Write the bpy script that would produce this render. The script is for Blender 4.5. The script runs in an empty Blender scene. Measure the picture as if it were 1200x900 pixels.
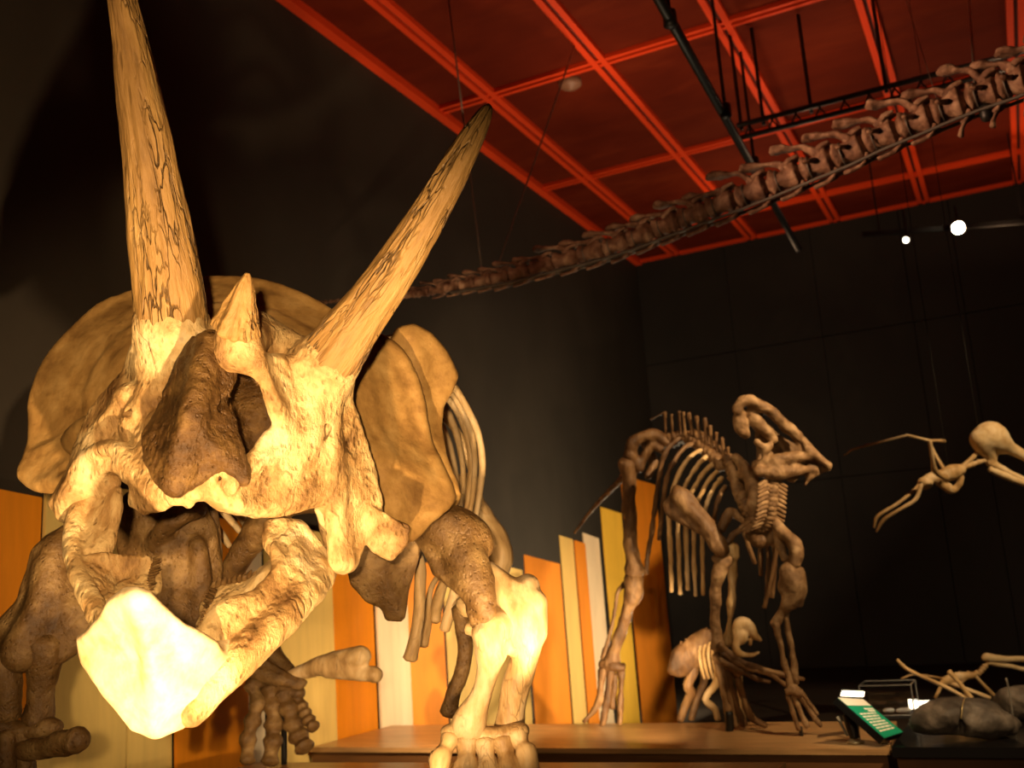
import bpy, bmesh, math, random
import numpy as np
from mathutils import Vector, Matrix, noise as mnoise

SC = bpy.context.scene
COL = SC.collection
random.seed(7)

# ---------------------------------------------------------------- camera frame
FPX = 1199.0                                   # focal length in pixels of a 1200x900 frame
YA = np.array([604., 200., FPX]); YA /= np.linalg.norm(YA)
XA = np.array([2519., -420., -FPX]); XA = XA - YA * (XA @ YA); XA /= np.linalg.norm(XA)
ZA = np.cross(XA, YA)
ROT = np.array([XA, YA, ZA])
EYE = np.array([0., 0., 1.5])


def P(px, py, d):
    """the place in the hall seen at (px, py), d metres away along the view axis"""
    return EYE + ROT @ (np.array([(px - 600) / FPX, (py - 450) / FPX, 1.]) * d)


def on_plane(px, py, ax, val):
    r = ROT @ np.array([(px - 600) / FPX, (py - 450) / FPX, 1.])
    return EYE + r * (val - EYE[ax]) / r[ax]


# ---------------------------------------------------------------- objects
def props(o, label=None, cat=None, group=None, kind=None):
    if label: o['label'] = label
    if cat: o['category'] = cat
    if group: o['group'] = group
    if kind: o['kind'] = kind
    return o


def thing(name, label, cat, loc, group=None):
    o = bpy.data.objects.new(name, None)
    COL.objects.link(o)
    o.location = Vector(loc)
    o.empty_display_size = .1
    return props(o, label, cat, group)


def root_of(o):
    while o.parent:
        o = o.parent
    return o


def link(name, me, mat, parent=None, label=None):
    """me holds world coordinates; they are moved into the thing's own space"""
    o = bpy.data.objects.new(name, me)
    COL.objects.link(o)
    if mat and not me.materials:
        me.materials.append(mat)
    if parent is not None:
        o.parent = parent
        base = root_of(parent).location
        me.transform(Matrix.Translation(-base))
    if label: o['label'] = label
    return o


def recentre(o):
    """put a single mesh's origin at the middle of its base"""
    me = o.data
    co = np.array([v.co[:] for v in me.vertices])
    c = Vector(((co[:, 0].min() + co[:, 0].max()) / 2, (co[:, 1].min() + co[:, 1].max()) / 2, co[:, 2].min()))
    me.transform(Matrix.Translation(-c))
    o.location = c
    return o


def mesh_from(verts, faces, smooth=True, name='m', coords=None):
    me = bpy.data.meshes.new(name)
    me.from_pydata([tuple(map(float, v)) for v in verts], [], [tuple(map(int, f)) for f in faces])
    me.update()
    if smooth:
        me.polygons.foreach_set('use_smooth', [True] * len(me.polygons))
    at = me.attributes.new('bc', 'FLOAT_VECTOR', 'POINT')
    c = np.asarray(verts if coords is None else coords, dtype=np.float32)
    at.data.foreach_set('vector', c.ravel())
    return me


class MB:
    """collects boxes, bars and prisms and gives them back as one mesh"""
    def __init__(s): s.v = []; s.f = []; s.c = []

    def add(s, v, f, c=None):
        n = len(s.v)
        s.v += [tuple(map(float, q)) for q in v]
        s.c += [tuple(map(float, q)) for q in (v if c is None else c)]
        s.f += [tuple(i + n for i in q) for q in f]
        return s

    def box(s, lo, hi):
        x0, y0, z0 = lo; x1, y1, z1 = hi
        v = [(x0, y0, z0), (x1, y0, z0), (x1, y1, z0), (x0, y1, z0), (x0, y0, z1), (x1, y0, z1), (x1, y1, z1), (x0, y1, z1)]
        return s.add(v, [(0, 3, 2, 1), (4, 5, 6, 7), (0, 1, 5, 4), (1, 2, 6, 5), (2, 3, 7, 6), (3, 0, 4, 7)])

    def hexa(s, v):
        return s.add(v, [(0, 3, 2, 1), (4, 5, 6, 7), (0, 1, 5, 4), (1, 2, 6, 5), (2, 3, 7, 6), (3, 0, 4, 7)])

    def bar(s, a, b, w, h=None, up=(0, 0, 1)):
        a = np.asarray(a, float); b = np.asarray(b, float); h = h or w
        t = (b - a) / np.linalg.norm(b - a)
        u = np.cross(t, up)
        if np.linalg.norm(u) < 1e-4: u = np.cross(t, (1, 0, 0))
        u /= np.linalg.norm(u); n = np.cross(u, t)
        v = []
        for p in (a, b):
            for i, j in ((-1, -1), (1, -1), (1, 1), (-1, 1)):
                v.append(p + u * i * w / 2 + n * j * h / 2)
        return s.add(v, [(0, 1, 2, 3), (7, 6, 5, 4), (0, 4, 5, 1), (1, 5, 6, 2), (2, 6, 7, 3), (3, 7, 4, 0)])

    def tube(s, pts, rad, seg=10, sub=4, squash=1., up=None, rough=0., rfreq=18., knots=True):
        v, f, c = loft(pts, rad, seg, sub, squash, up, rough, rfreq)
        return s.add(v, f, c)

    def mesh(s, smooth=False): return mesh_from(s.v, s.f, smooth, coords=s.c)


def catmull(pts, sub):
    pts = np.asarray(pts, float)
    if len(pts) < 3 or sub <= 1:
        if len(pts) == 2 and sub > 1:
            t = np.linspace(0, 1, sub + 1)[:, None]
            return pts[0] * (1 - t) + pts[1] * t
        return pts
    q = np.vstack([2 * pts[0] - pts[1], pts, 2 * pts[-1] - pts[-2]])
    out = []
    for i in range(1, len(q) - 2):
        for k in range(sub):
            t = k / sub
            a, b, c, d = q[i - 1], q[i], q[i + 1], q[i + 2]
            out.append(.5 * ((2 * b) + (c - a) * t + (2 * a - 5 * b + 4 * c - d) * t * t + (3 * b - a - 3 * c + d) * t ** 3))
    out.append(q[-2])
    return np.array(out)


def loft(pts, rad, seg=10, sub=4, squash=1., up=None, rough=0., rfreq=18., groove=0., gfreq=7.):
    """a closed tube along a smooth path; rad per point, squash flattens it along 'up'"""
    pts = np.asarray(pts, float)
    rad = np.broadcast_to(np.asarray(rad, float), (len(pts),))
    c = catmull(pts, sub)
    r = np.maximum(catmull(np.c_[rad, rad, rad], sub)[:, 0], .0015)
    n = len(c)
    tan = np.gradient(c, axis=0)
    tan /= np.linalg.norm(tan, axis=1)[:, None] + 1e-9
    if up is None:
        up = np.array([.31, .21, .93])
    u = np.cross(tan[0], up)
    if np.linalg.norm(u) < 1e-3: u = np.cross(tan[0], (1., 0, 0))
    u /= np.linalg.norm(u)
    V = []; C = []
    ln = np.r_[0, np.cumsum(np.linalg.norm(np.diff(c, axis=0), axis=1))]
    seed = random.random() * 50
    rows = []
    for i in range(n):
        u = u - tan[i] * (u @ tan[i]); u /= np.linalg.norm(u)
        w = np.cross(tan[i], u)
        rows.append((c[i], u.copy(), w, tan[i], r[i], ln[i]))
    # rounded ends
    first, last = rows[0], rows[-1]
    rows = [(first[0] - first[3] * first[4] * .35, first[1], first[2], first[3], first[4] * .6, first[5])] + rows + \
           [(last[0] + last[3] * last[4] * .35, last[1], last[2], last[3], last[4] * .6, last[5])]
    for (p, uu, ww, tt, rr, l) in rows:
        for k in range(seg):
            a = 2 * math.pi * k / seg
            x, y = math.cos(a), math.sin(a) * squash
            q = p + (uu * x + ww * y) * rr
            if rough:
                nz = mnoise.noise(Vector(q) * rfreq + Vector((seed, 0, 0))) + .5 * mnoise.noise(Vector(q) * rfreq * 2.3)
                q = q + (uu * x + ww * y) * rr * rough * nz
            if groove:
                gz = mnoise.noise(Vector((x * gfreq * .35 + seed, y / max(squash, .2) * gfreq * .35, l * gfreq * .45)))
                g2 = mnoise.noise(Vector((x * gfreq + seed, y / max(squash, .2) * gfreq, l * gfreq * .9)))
                g3 = abs(mnoise.noise(Vector((x * gfreq * 1.3, y / max(squash, .2) * gfreq * 1.3 + seed, l * gfreq * .7))))
                q = q + (uu * x + ww * y) * (rr * groove * (gz + .5 * g2) - groove * .035 * max(0, .22 - g3) * 4)
            V.append(q); C.append((x * rr + seed, y * rr, l))
    F = []
    m = len(rows)
    for i in range(m - 1):
        for k in range(seg):
            a = i * seg + k; b = i * seg + (k + 1) % seg
            F.append((a, b, b + seg, a + seg))
    F.append(tuple(range(seg - 1, -1, -1)))
    F.append(tuple((m - 1) * seg + k for k in range(seg)))
    return V, F, C


# ---------------------------------------------------------------- soft solids (signed distance -> surface nets)
_lat = np.random.RandomState(3).rand(32, 32, 32).astype(np.float32) * 2 - 1


def vnoise(p, freq):
    q = p * freq + 100.
    i = np.floor(q).astype(np.int32); t = q - i
    t = t * t * (3 - 2 * t)
    out = 0
    for dx in (0, 1):
        for dy in (0, 1):
            for dz in (0, 1):
                w = (t[..., 0] if dx else 1 - t[..., 0]) * (t[..., 1] if dy else 1 - t[..., 1]) * (t[..., 2] if dz else 1 - t[..., 2])
                out = out + w * _lat[(i[..., 0] + dx) & 31, (i[..., 1] + dy) & 31, (i[..., 2] + dz) & 31]
    return out


def _seg(p, a, b, ra, rb):
    ab = b - a
    t = np.clip(((p - a) @ ab) / (ab @ ab + 1e-12), 0, 1)
    return np.linalg.norm(p - a - t[..., None] * ab, axis=-1) - (ra + (rb - ra) * t)


def _tri(p, a, b, c):
    ba, cb, ac = b - a, c - b, a - c
    n = np.cross(ba, -ac)
    nn = n @ n + 1e-14
    pa, pb, pc = p - a, p - b, p - c
    s = np.sign(pa @ np.cross(ba, n)) + np.sign(pb @ np.cross(cb, n)) + np.sign(pc @ np.cross(ac, n))

    def e(pp, ed):
        t = np.clip((pp @ ed) / (ed @ ed + 1e-12), 0, 1)
        q = pp - t[..., None] * ed
        return (q * q).sum(-1)
    edge = np.minimum(np.minimum(e(pa, ba), e(pb, cb)), e(pc, ac))
    return np.sqrt(np.where(np.abs(s) < 2, edge, (pa @ n) ** 2 / nn))


class Soft:
    """bone-like solids: tubes, plates and lumps that melt into each other"""
    def __init__(s, vox=.01): s.vox = vox; s.prims = []

    def tube(s, pts, rad, k=.03, sub=4, sign=1):
        pts = catmull(pts, sub)
        rad = np.asarray(rad, float)
        r = catmull(np.c_[rad, rad, rad], sub)[:, 0]
        s.prims.append(('t', pts, r, k, sign)); return s

    def plate(s, tris, th, k=.03, sign=1):
        s.prims.append(('p', [np.array(t, float) for t in tris], th, k, sign)); return s

    def fan(s, pts, th, centre=None, k=.03, sign=1):
        pts = [np.asarray(p, float) for p in pts]
        c = np.mean(pts, axis=0) if centre is None else np.asarray(centre, float)
        return s.plate([(c, pts[i], pts[(i + 1) % len(pts)]) for i in range(len(pts))], th, k, sign)

    def strip(s, a, b, th, k=.03, sub=4, sign=1):
        """a ruled sheet between two edges"""
        a = catmull(a, sub); b = catmull(b, sub)
        tr = []
        for i in range(len(a) - 1):
            tr += [(a[i], a[i + 1], b[i]), (a[i + 1], b[i + 1], b[i])]
        return s.plate(tr, th, k, sign)

    def lump(s, c, r, ax=None, k=.03, sign=1):
        c = np.asarray(c, float); r = np.broadcast_to(np.asarray(r, float), (3,))
        s.prims.append(('e', c, (r, np.eye(3) if ax is None else np.asarray(ax, float)), k, sign)); return s

    def cut(s, kind, *a, **kw):
        getattr(s, kind)(*a, sign=-1, **kw); return s

    def grid(s, rough=(.004, 12., .0015, 45.)):
        vox = s.vox
        lo = np.full(3, 1e9); hi = -lo

        def box(pr):
            if pr[0] == 't':
                m = pr[2].max(); return pr[1].min(0) - m, pr[1].max(0) + m
            if pr[0] == 'p':
                q = np.array(pr[1]).reshape(-1, 3); return q.min(0) - pr[2], q.max(0) + pr[2]
            m = pr[2][0].max(); return pr[1] - m, pr[1] + m
        for pr in s.prims:
            if pr[4] > 0:
                a, b = box(pr); lo = np.minimum(lo, a); hi = np.maximum(hi, b)
        lo -= 4 * vox; hi += 4 * vox
        n = np.ceil((hi - lo) / vox).astype(int) + 1
        D = np.full(n, .2, np.float32)

        def sub(a, b, m):
            i0 = np.clip(np.floor((a - m - lo) / vox).astype(int), 0, n)
            i1 = np.clip(np.ceil((b + m - lo) / vox).astype(int) + 1, 0, n)
            if (i1 <= i0).any(): return None, None
            ax = [lo[j] + vox * np.arange(i0[j], i1[j]) for j in range(3)]
            return np.stack(np.meshgrid(*ax, indexing='ij'), -1), tuple(slice(i0[j], i1[j]) for j in range(3))

        for kind, x, y, k, sign in s.prims:
            m = k * 1.2 + 3 * vox
            if kind in 'tp':
                # evaluate into a private block, piece by piece
                a, b = box((kind, x, y, k, sign))
                i0 = np.clip(np.floor((a - m - lo) / vox).astype(int), 0, n)
                i1 = np.clip(np.ceil((b + m - lo) / vox).astype(int) + 1, 0, n)
                if (i1 <= i0).any(): continue
                sl = tuple(slice(i0[j], i1[j]) for j in range(3))
                L = np.full(i1 - i0, .2, np.float32)
                if kind == 't':
                    pieces = [(np.minimum(x[i], x[i + 1]) - max(y[i], y[i + 1]), np.maximum(x[i], x[i + 1]) + max(y[i], y[i + 1]),
                               (lambda p, i=i: _seg(p, x[i], x[i + 1], y[i], y[i + 1]))) for i in range(len(x) - 1)]
                else:
                    pieces = [(t.min(0) - y, t.max(0) + y, (lambda p, t=t: _tri(p, *t) - y)) for t in x]
                for pa, pb, fn in pieces:
                    G, sl2 = sub(pa, pb, m)
                    if G is None: continue
                    sl3 = tuple(slice(max(sl2[j].start - i0[j], 0), sl2[j].stop - i0[j]) for j in range(3))
                    cutl = [max(i0[j] - sl2[j].start, 0) for j in range(3)]
                    G = G[cutl[0]:, cutl[1]:, cutl[2]:]
                    tgt = L[sl3]
                    G = G[:tgt.shape[0], :tgt.shape[1], :tgt.shape[2]]
                    L[sl3] = np.minimum(tgt, fn(G))
                d = L
            else:
                r, axm = y
                a, b = box((kind, x, y, k, sign))
                G, sl = sub(a, b, m)
                if G is None: continue
                q = (G - x) @ axm.T
                k0 = np.linalg.norm(q / r, axis=-1); k1 = np.linalg.norm(q / (r * r), axis=-1) + 1e-9
                d = k0 * (k0 - 1) / k1
            A = D[sl]
            if sign > 0:
                h = np.clip(.5 + .5 * (A - d) / k, 0, 1)
                D[sl] = A * (1 - h) + d * h - k * h * (1 - h)
            else:
                h = np.clip(.5 - .5 * (A + d) / k, 0, 1)
                D[sl] = A * (1 - h) - d * h + k * h * (1 - h)
        if rough:
            near = np.argwhere(np.abs(D) < 3 * vox)
            pts = lo + near * vox
            dd = 0
            for a_, f_ in zip(rough[::2], rough[1::2]):
                if f_ > 0: dd = dd + a_ * vnoise(pts, f_)
                else: dd = dd + a_ * np.clip(.35 - np.abs(vnoise(pts, -f_) + .5 * vnoise(pts, -2.1 * f_)), 0, 1) * 2.8   # creases
            D[near[:, 0], near[:, 1], near[:, 2]] += dd.astype(np.float32)
        return D, lo

    def mesh(s, rough=(.004, 12., .0015, 45.), relax=1):
        D, lo = s.grid(rough)
        return nets(D, lo, s.vox, relax)


def nets(D, lo, vox, relax=1):
    n = np.array(D.shape)
    ins = D < 0
    cnt = np.zeros(n - 1, np.int8)
    for dx in (0, 1):
        for dy in (0, 1):
            for dz in (0, 1):
                cnt += ins[dx:n[0] - 1 + dx, dy:n[1] - 1 + dy, dz:n[2] - 1 + dz]
    act = np.argwhere((cnt > 0) & (cnt < 8))
    idx = np.full(n - 1, -1, np.int32)
    idx[act[:, 0], act[:, 1], act[:, 2]] = np.arange(len(act))
    acc = np.zeros((len(act), 3)); w = np.zeros(len(act))
    cs = [(0, 0, 0), (1, 0, 0), (0, 1, 0), (1, 1, 0), (0, 0, 1), (1, 0, 1), (0, 1, 1), (1, 1, 1)]
    val = [D[act[:, 0] + c[0], act[:, 1] + c[1], act[:, 2] + c[2]] for c in cs]
    for a in range(8):
        for b in range(a + 1, 8):
            if bin(a ^ b).count('1') != 1: continue
            va, vb = val[a], val[b]
            m = (va < 0) != (vb < 0)
            t = np.where(m, va / np.where(m, va - vb, 1), 0)
            pa = np.array(cs[a], float); pb = np.array(cs[b], float)
            acc += np.where(m[:, None], pa + t[:, None] * (pb - pa), 0); w += m
    V = lo + (act + acc / w[:, None]) * vox
    F = []
    for ax in range(3):
        o = [0, 0, 0]; o[ax] = 1
        A = ins[tuple(slice(0, n[j] - o[j]) for j in range(3))]
        B = ins[tuple(slice(o[j], n[j]) for j in range(3))]
        e = np.argwhere(A != B)
        u, v = (ax + 1) % 3, (ax + 2) % 3
        ok = (e[:, u] > 0) & (e[:, v] > 0) & (e[:, u] < n[u] - 1) & (e[:, v] < n[v] - 1)
        e = e[ok]
        flip = A[e[:, 0], e[:, 1], e[:, 2]]
        q = []
        for du, dv in ((0, 0), (1, 0), (1, 1), (0, 1)):
            c = e.copy(); c[:, u] -= du; c[:, v] -= dv
            q.append(idx[c[:, 0], c[:, 1], c[:, 2]])
        q = np.stack(q, 1)
        q[~flip] = q[~flip][:, ::-1]
        F.append(q)
    F = np.vstack(F)
    F = F[(F >= 0).all(1)]
    for _ in range(relax):
        s_ = np.zeros_like(V); c_ = np.zeros(len(V))
        for i, j in ((0, 1), (1, 2), (2, 3), (3, 0)):
            np.add.at(s_, F[:, i], V[F[:, j]]); np.add.at(c_, F[:, i], 1)
            np.add.at(s_, F[:, j], V[F[:, i]]); np.add.at(c_, F[:, j], 1)
        c_ = np.maximum(c_, 1)
        V = V * .5 + s_ / c_[:, None] * .5
    me = bpy.data.meshes.new('soft')
    me.vertices.add(len(V)); me.vertices.foreach_set('co', V.astype(np.float32).ravel())
    me.loops.add(F.size); me.loops.foreach_set('vertex_index', F.astype(np.int32).ravel())
    me.polygons.add(len(F))
    me.polygons.foreach_set('loop_start', np.arange(0, F.size, 4, dtype=np.int32))
    me.polygons.foreach_set('use_smooth', np.ones(len(F), dtype=bool))
    me.update(calc_edges=True)
    me.validate()
    at = me.attributes.new('bc', 'FLOAT_VECTOR', 'POINT')
    at.data.foreach_set('vector', V.astype(np.float32).ravel()[:3 * len(me.vertices)])
    return me


# ---------------------------------------------------------------- materials
def new_mat(name):
    m = bpy.data.materials.new(name); m.use_nodes = True
    nt = m.node_tree
    return m, nt, nt.nodes['Principled BSDF']


def plain(name, col, rough=.6, metal=0., spec=.5, emit=None, estr=0.):
    m, nt, b = new_mat(name)
    b.inputs['Base Color'].default_value = (*col, 1)
    b.inputs['Roughness'].default_value = rough
    b.inputs['Metallic'].default_value = metal
    b.inputs['Specular IOR Level'].default_value = spec
    if emit:
        b.inputs['Emission Color'].default_value = (*emit, 1)
        b.inputs['Emission Strength'].default_value = estr
    return m


def mottled(name, cols, scale=4., stretch=(1, 1, 1), rough=.6, bump=.0, bscale=30., spec=.3, detail=6., coord='attr', cracks=0., pits=0., dist=.3, bdist=.01, cscale=14.):
    """noise-mottled surface; cols = list of (position, colour)"""
    m, nt, b = new_mat(name)
    N = nt.nodes; L = nt.links
    if coord == 'attr':
        c = N.new('ShaderNodeAttribute'); c.attribute_name = 'bc'; out = c.outputs['Vector']
    else:
        c = N.new('ShaderNodeTexCoord'); out = c.outputs['Object']
    mp = N.new('ShaderNodeMapping'); mp.inputs['Scale'].default_value = stretch
    L.new(out, mp.inputs['Vector'])
    n1 = N.new('ShaderNodeTexNoise'); n1.inputs['Scale'].default_value = scale; n1.inputs['Detail'].default_value = detail
    n1.inputs['Roughness'].default_value = .62; n1.inputs['Distortion'].default_value = dist
    L.new(mp.outputs[0], n1.inputs['Vector'])
    r = N.new('ShaderNodeValToRGB')
    el = r.color_ramp.elements
    while len(el) < len(cols): el.new(.5)
    for e, (p, col) in zip(el, cols):
        e.position = p; e.color = (*col, 1)
    L.new(n1.outputs['Fac'], r.inputs['Fac'])
    colour = r.outputs['Color']
    n2 = N.new('ShaderNodeTexNoise'); n2.inputs['Scale'].default_value = bscale; n2.inputs['Detail'].default_value = 8
    n2.inputs['Roughness'].default_value = .65
    L.new(mp.outputs[0], n2.inputs['Vector'])
    height = n2.outputs['Fac']

    def darken(fac, dark):
        nonlocal colour
        mx = N.new('ShaderNodeMix'); mx.data_type = 'RGBA'
        L.new(fac, mx.inputs[0]); L.new(colour, mx.inputs[6]); mx.inputs[7].default_value = (*dark, 1)
        colour = mx.outputs[2]
    if cracks:
        wn = N.new('ShaderNodeTexNoise'); wn.inputs['Scale'].default_value = scale * 2.2; wn.inputs['Detail'].default_value = 3
        L.new(mp.outputs[0], wn.inputs['Vector'])
        wa = N.new('ShaderNodeVectorMath'); wa.operation = 'MULTIPLY_ADD'
        L.new(wn.outputs['Color'], wa.inputs[0]); wa.inputs[1].default_value = (.09, .09, .09); L.new(mp.outputs[0], wa.inputs[2])
        v = N.new('ShaderNodeTexVoronoi'); v.feature = 'DISTANCE_TO_EDGE'; v.inputs['Scale'].default_value = cscale
        L.new(wa.outputs[0], v.inputs['Vector'])
        mr = N.new('ShaderNodeMapRange'); mr.inputs['From Min'].default_value = .008; mr.inputs['From Max'].default_value = .07
        mr.inputs['To Min'].default_value = cracks; mr.inputs['To Max'].default_value = 0
        L.new(v.outputs['Distance'], mr.inputs['Value'])
        # only here and there
        g = N.new('ShaderNodeTexNoise'); g.inputs['Scale'].default_value = scale * .9; g.inputs['Detail'].default_value = 2
        L.new(mp.outputs[0], g.inputs['Vector'])
        gm = N.new('ShaderNodeMapRange'); gm.inputs['From Min'].default_value = .46; gm.inputs['From Max'].default_value = .64
        L.new(g.outputs['Fac'], gm.inputs['Value'])
        mu = N.new('ShaderNodeMath'); mu.operation = 'MULTIPLY'; L.new(mr.outputs[0], mu.inputs[0]); L.new(gm.outputs[0], mu.inputs[1])
        darken(mu.outputs[0], (.05, .026, .008))
        s_ = N.new('ShaderNodeMath'); s_.operation = 'SUBTRACT'; L.new(height, s_.inputs[0]); L.new(mu.outputs[0], s_.inputs[1])
        height = s_.outputs[0]
    if pits:
        v = N.new('ShaderNodeTexVoronoi'); v.inputs['Scale'].default_value = bscale * 1.1; v.inputs['Randomness'].default_value = 1
        L.new(mp.outputs[0], v.inputs['Vector'])
        mr = N.new('ShaderNodeMapRange'); mr.inputs['From Min'].default_value = .12; mr.inputs['From Max'].default_value = .3
        mr.inputs['To Min'].default_value = pits; mr.inputs['To Max'].default_value = 0
        L.new(v.outputs['Distance'], mr.inputs['Value'])
        darken(mr.outputs[0], (.06, .03, .01))
        s_ = N.new('ShaderNodeMath'); s_.operation = 'SUBTRACT'; L.new(height, s_.inputs[0]); L.new(mr.outputs[0], s_.inputs[1])
        height = s_.outputs[0]
    L.new(colour, b.inputs['Base Color'])
    b.inputs['Roughness'].default_value = rough
    b.inputs['Specular IOR Level'].default_value = spec
    if bump:
        bp = N.new('ShaderNodeBump'); bp.inputs['Strength'].default_value = bump; bp.inputs['Distance'].default_value = bdist
        L.new(height, bp.inputs['Height']); L.new(bp.outputs[0], b.inputs['Normal'])
    return m


BONE = mottled('fossil_bone', [(.32, (.13, .058, .014)), (.45, (.36, .205, .068)), (.57, (.58, .40, .17)), (.76, (.74, .57, .34))],
               scale=6, rough=.5, bump=1., bscale=36, cracks=.30, pits=.25, cscale=9, bdist=.016, stretch=(1, .8, .55))
HORN = mottled('horn_core_bone', [(.26, (.08, .036, .009)), (.42, (.27, .145, .042)), (.58, (.34, .19, .054)), (.8, (.54, .36, .14))],
               scale=9, stretch=(1, 1, .16), rough=.48, bump=1., bscale=34, cracks=.85, pits=.2, bdist=.012, cscale=30)
FRILL = mottled('frill_bone', [(.3, (.20, .10, .026)), (.5, (.37, .205, .058)), (.7, (.52, .315, .105))],
                scale=7, rough=.55, bump=.35, bscale=30, pits=.1)
BROWN = mottled('brown_and_shaded_bone', [(.28, (.045, .021, .006)), (.5, (.135, .072, .022)), (.72, (.29, .18, .068))],
                scale=7, rough=.42, bump=.8, bscale=40, cracks=.2, pits=.3, cscale=9, bdist=.012)  # brown bones; also holds the shade of the unlit limb bones
NASAL = mottled('shaded_nasal_bone', [(.28, (.032, .015, .004)), (.5, (.085, .040, .009)), (.72, (.21, .115, .032))],
                scale=8, rough=.45, bump=1., bscale=44, pits=.3, bdist=.012)  # shadow of the lower beak and nostril is put into this colour
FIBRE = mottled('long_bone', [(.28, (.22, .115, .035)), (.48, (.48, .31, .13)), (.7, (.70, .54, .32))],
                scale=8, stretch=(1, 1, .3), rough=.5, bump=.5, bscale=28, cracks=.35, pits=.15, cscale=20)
DARKBONE = mottled('dark_long_bone', [(.3, (.045, .021, .008)), (.5, (.135, .07, .028)), (.72, (.33, .20, .09))],
                   scale=11, stretch=(1, 1, .3), rough=.42, bump=.9, bscale=20, bdist=.02)
GREYBONE = mottled('grey_brown_bone', [(.3, (.075, .037, .015)), (.5, (.22, .125, .055)), (.7, (.44, .29, .15))],
                   scale=9, rough=.5, bump=.9, bscale=18, bdist=.02)
PALEBONE = mottled('pale_bone', [(.3, (.46, .29, .12)), (.5, (.62, .46, .24)), (.72, (.72, .59, .38))], scale=9, rough=.55, bump=.3, bscale=30)
STEEL = plain('black_steel', (.012, .011, .01), .45, .3)
# ---------------------------------------------------------------- the hall
WX, YF, HC = -5.5, 16.9, 7.11
XR, YN = 7.0, -4.0
WALLM = mottled('charcoal_wall_paint', [(.3, (.033, .026, .018)), (.7, (.044, .035, .025))], scale=.8, rough=.75, coord='obj', bump=.05, bscale=90, spec=.25)
FARM = mottled('black_panelling', [(.3, (.022, .018, .014)), (.7, (.032, .026, .020))], scale=.7, rough=.7, coord='obj', bump=.05, bscale=80, spec=.25)
FLOORM = mottled('dark_floor', [(.3, (.02, .015, .011)), (.7, (.03, .023, .017))], scale=2, rough=.5, coord='obj')
TILE = mottled('red_ceiling_panel', [(.25, (.095, .008, .0015)), (.5, (.13, .013, .003)), (.75, (.18, .023, .005))], scale=.9, stretch=(1, 2.2, 1), rough=.8, coord='obj', spec=.1, detail=5)
RAIL = plain('red_ceiling_rail', (.80, .060, .010), .55, 0, .2)
SLOT = plain('dark_slot', (.06, .008, .004), .8)


def struct(name, mb, mat, smooth=False):
    o = link(name, mb.mesh(smooth), mat); o['kind'] = 'structure'; return o


struct('floor', MB().box((WX - .2, YN, -.1), (XR, YF + .2, 0)), FLOORM)
struct('wall_left', MB().box((WX - .2, YN, 0), (WX, YF + .2, HC + .3)), WALLM)
far = MB()
# panelled far wall: big boards with narrow joints and a plinth step
xs = [WX, -3.9, -2.45, -1.05, -.3, .75, 2.2, 3.7, 5.3, XR]
for a, b_ in zip(xs[:-1], xs[1:]):
    for z0, z1 in ((0, 2.9), (2.915, 5.2), (5.215, HC + .05)):
        far.box((a + .008, YF, z0), (b_ - .008, YF + .06, z1))
far.box((WX, YF + .03, 0), (XR, YF + .2, HC + .3))
struct('wall_far', far, FARM)

ceil = struct('ceiling', MB().box((WX - .2, YN, HC + .03), (XR, YF + .2, HC + .15)), TILE)
ra = [-4.75, -3.385, -2.01, -.638, .74, 2.11, 3.48, 4.85]
rb = [1.12, 4.04, 6.93, 9.83, 12.74, 15.55]
n = 0
rm = MB()
for x in ra:                                      # twin rails along the hall
    for s in (-1, 1):
        rm.box((x + s * .055 - .034, YN, HC - .03), (x + s * .055 + .034, YF, HC + .04))
for y in rb:
    for s in (-1, 1):
        rm.box((WX + .1, y + s * .05 - .024, HC - .02), (XR, y + s * .05 + .024, HC + .04))
rm.box((WX, YN, HC - .06), (WX + .11, YF, HC + .04))
rm.box((WX, YF - .05, HC - .03), (XR, YF, HC + .04))
struct('trim_1', rm, RAIL)
sm = MB()
for x in ra: sm.box((x - .021, YN, HC + .012), (x + .021, YF, HC + .035))
for y in rb: sm.box((WX + .1, y - .026, HC + .014), (XR, y + .026, HC + .033))
struct('trim_2', sm, SLOT)

# smoke detector on the ceiling
sd = on_plane(668, 97, 2, HC)
V, F, C = loft([sd + (0, 0, .03), sd - (0, 0, .03), sd - (0, 0, .055), sd - (0, 0, .075)], [.13, .13, .10, .04], seg=24, sub=1)
props(recentre(link('smoke_detector', mesh_from(V, F, True), plain('pale_plastic', (.25, .12, .07), .5))),
      'small round smoke detector on a red ceiling panel', 'smoke detector')

# ---------------------------------------------------------------- coloured boards standing along the wall
def board_mat(name, base, vary):
    lo = tuple(c * .86 for c in base); hi = tuple(min(1, c * 1.1) for c in base)
    return mottled(name, [(.3, lo), (.55, base), (.75, hi)], scale=3, stretch=(3, 3, .35), rough=.55, coord='obj', spec=.35, bump=.05, bscale=30)


ORANGE = board_mat('orange_stained_board', (.72, .255, .010), .1)
YELLOW = board_mat('yellow_stained_board', (.70, .52, .17), .1)
BRIGHT = board_mat('bright_yellow_board', (.84, .56, .06), .1)
WHITE = board_mat('whitewashed_board', (.78, .68, .50), .1)
A0, B0, B1 = (WX + .13, 3.0), (WX + .13, 8.35), (-3.55, 9.95)


def board_point(px, py):
    """where the line of sight meets the row of boards (along the wall, then bending out from it)"""
    r = ROT @ np.array([(px - 600) / FPX, (py - 450) / FPX, 1.])
    q = EYE + r * (WX + .13) / r[0]
    if q[1] < B0[1]: return q
    d = np.array([B1[0] - B0[0], B1[1] - B0[1]])
    nrm = np.array([d[1], -d[0]])
    t = (nrm @ (np.array(B0) - EYE[:2])) / (nrm @ r[:2])
    return EYE + r * t


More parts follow.
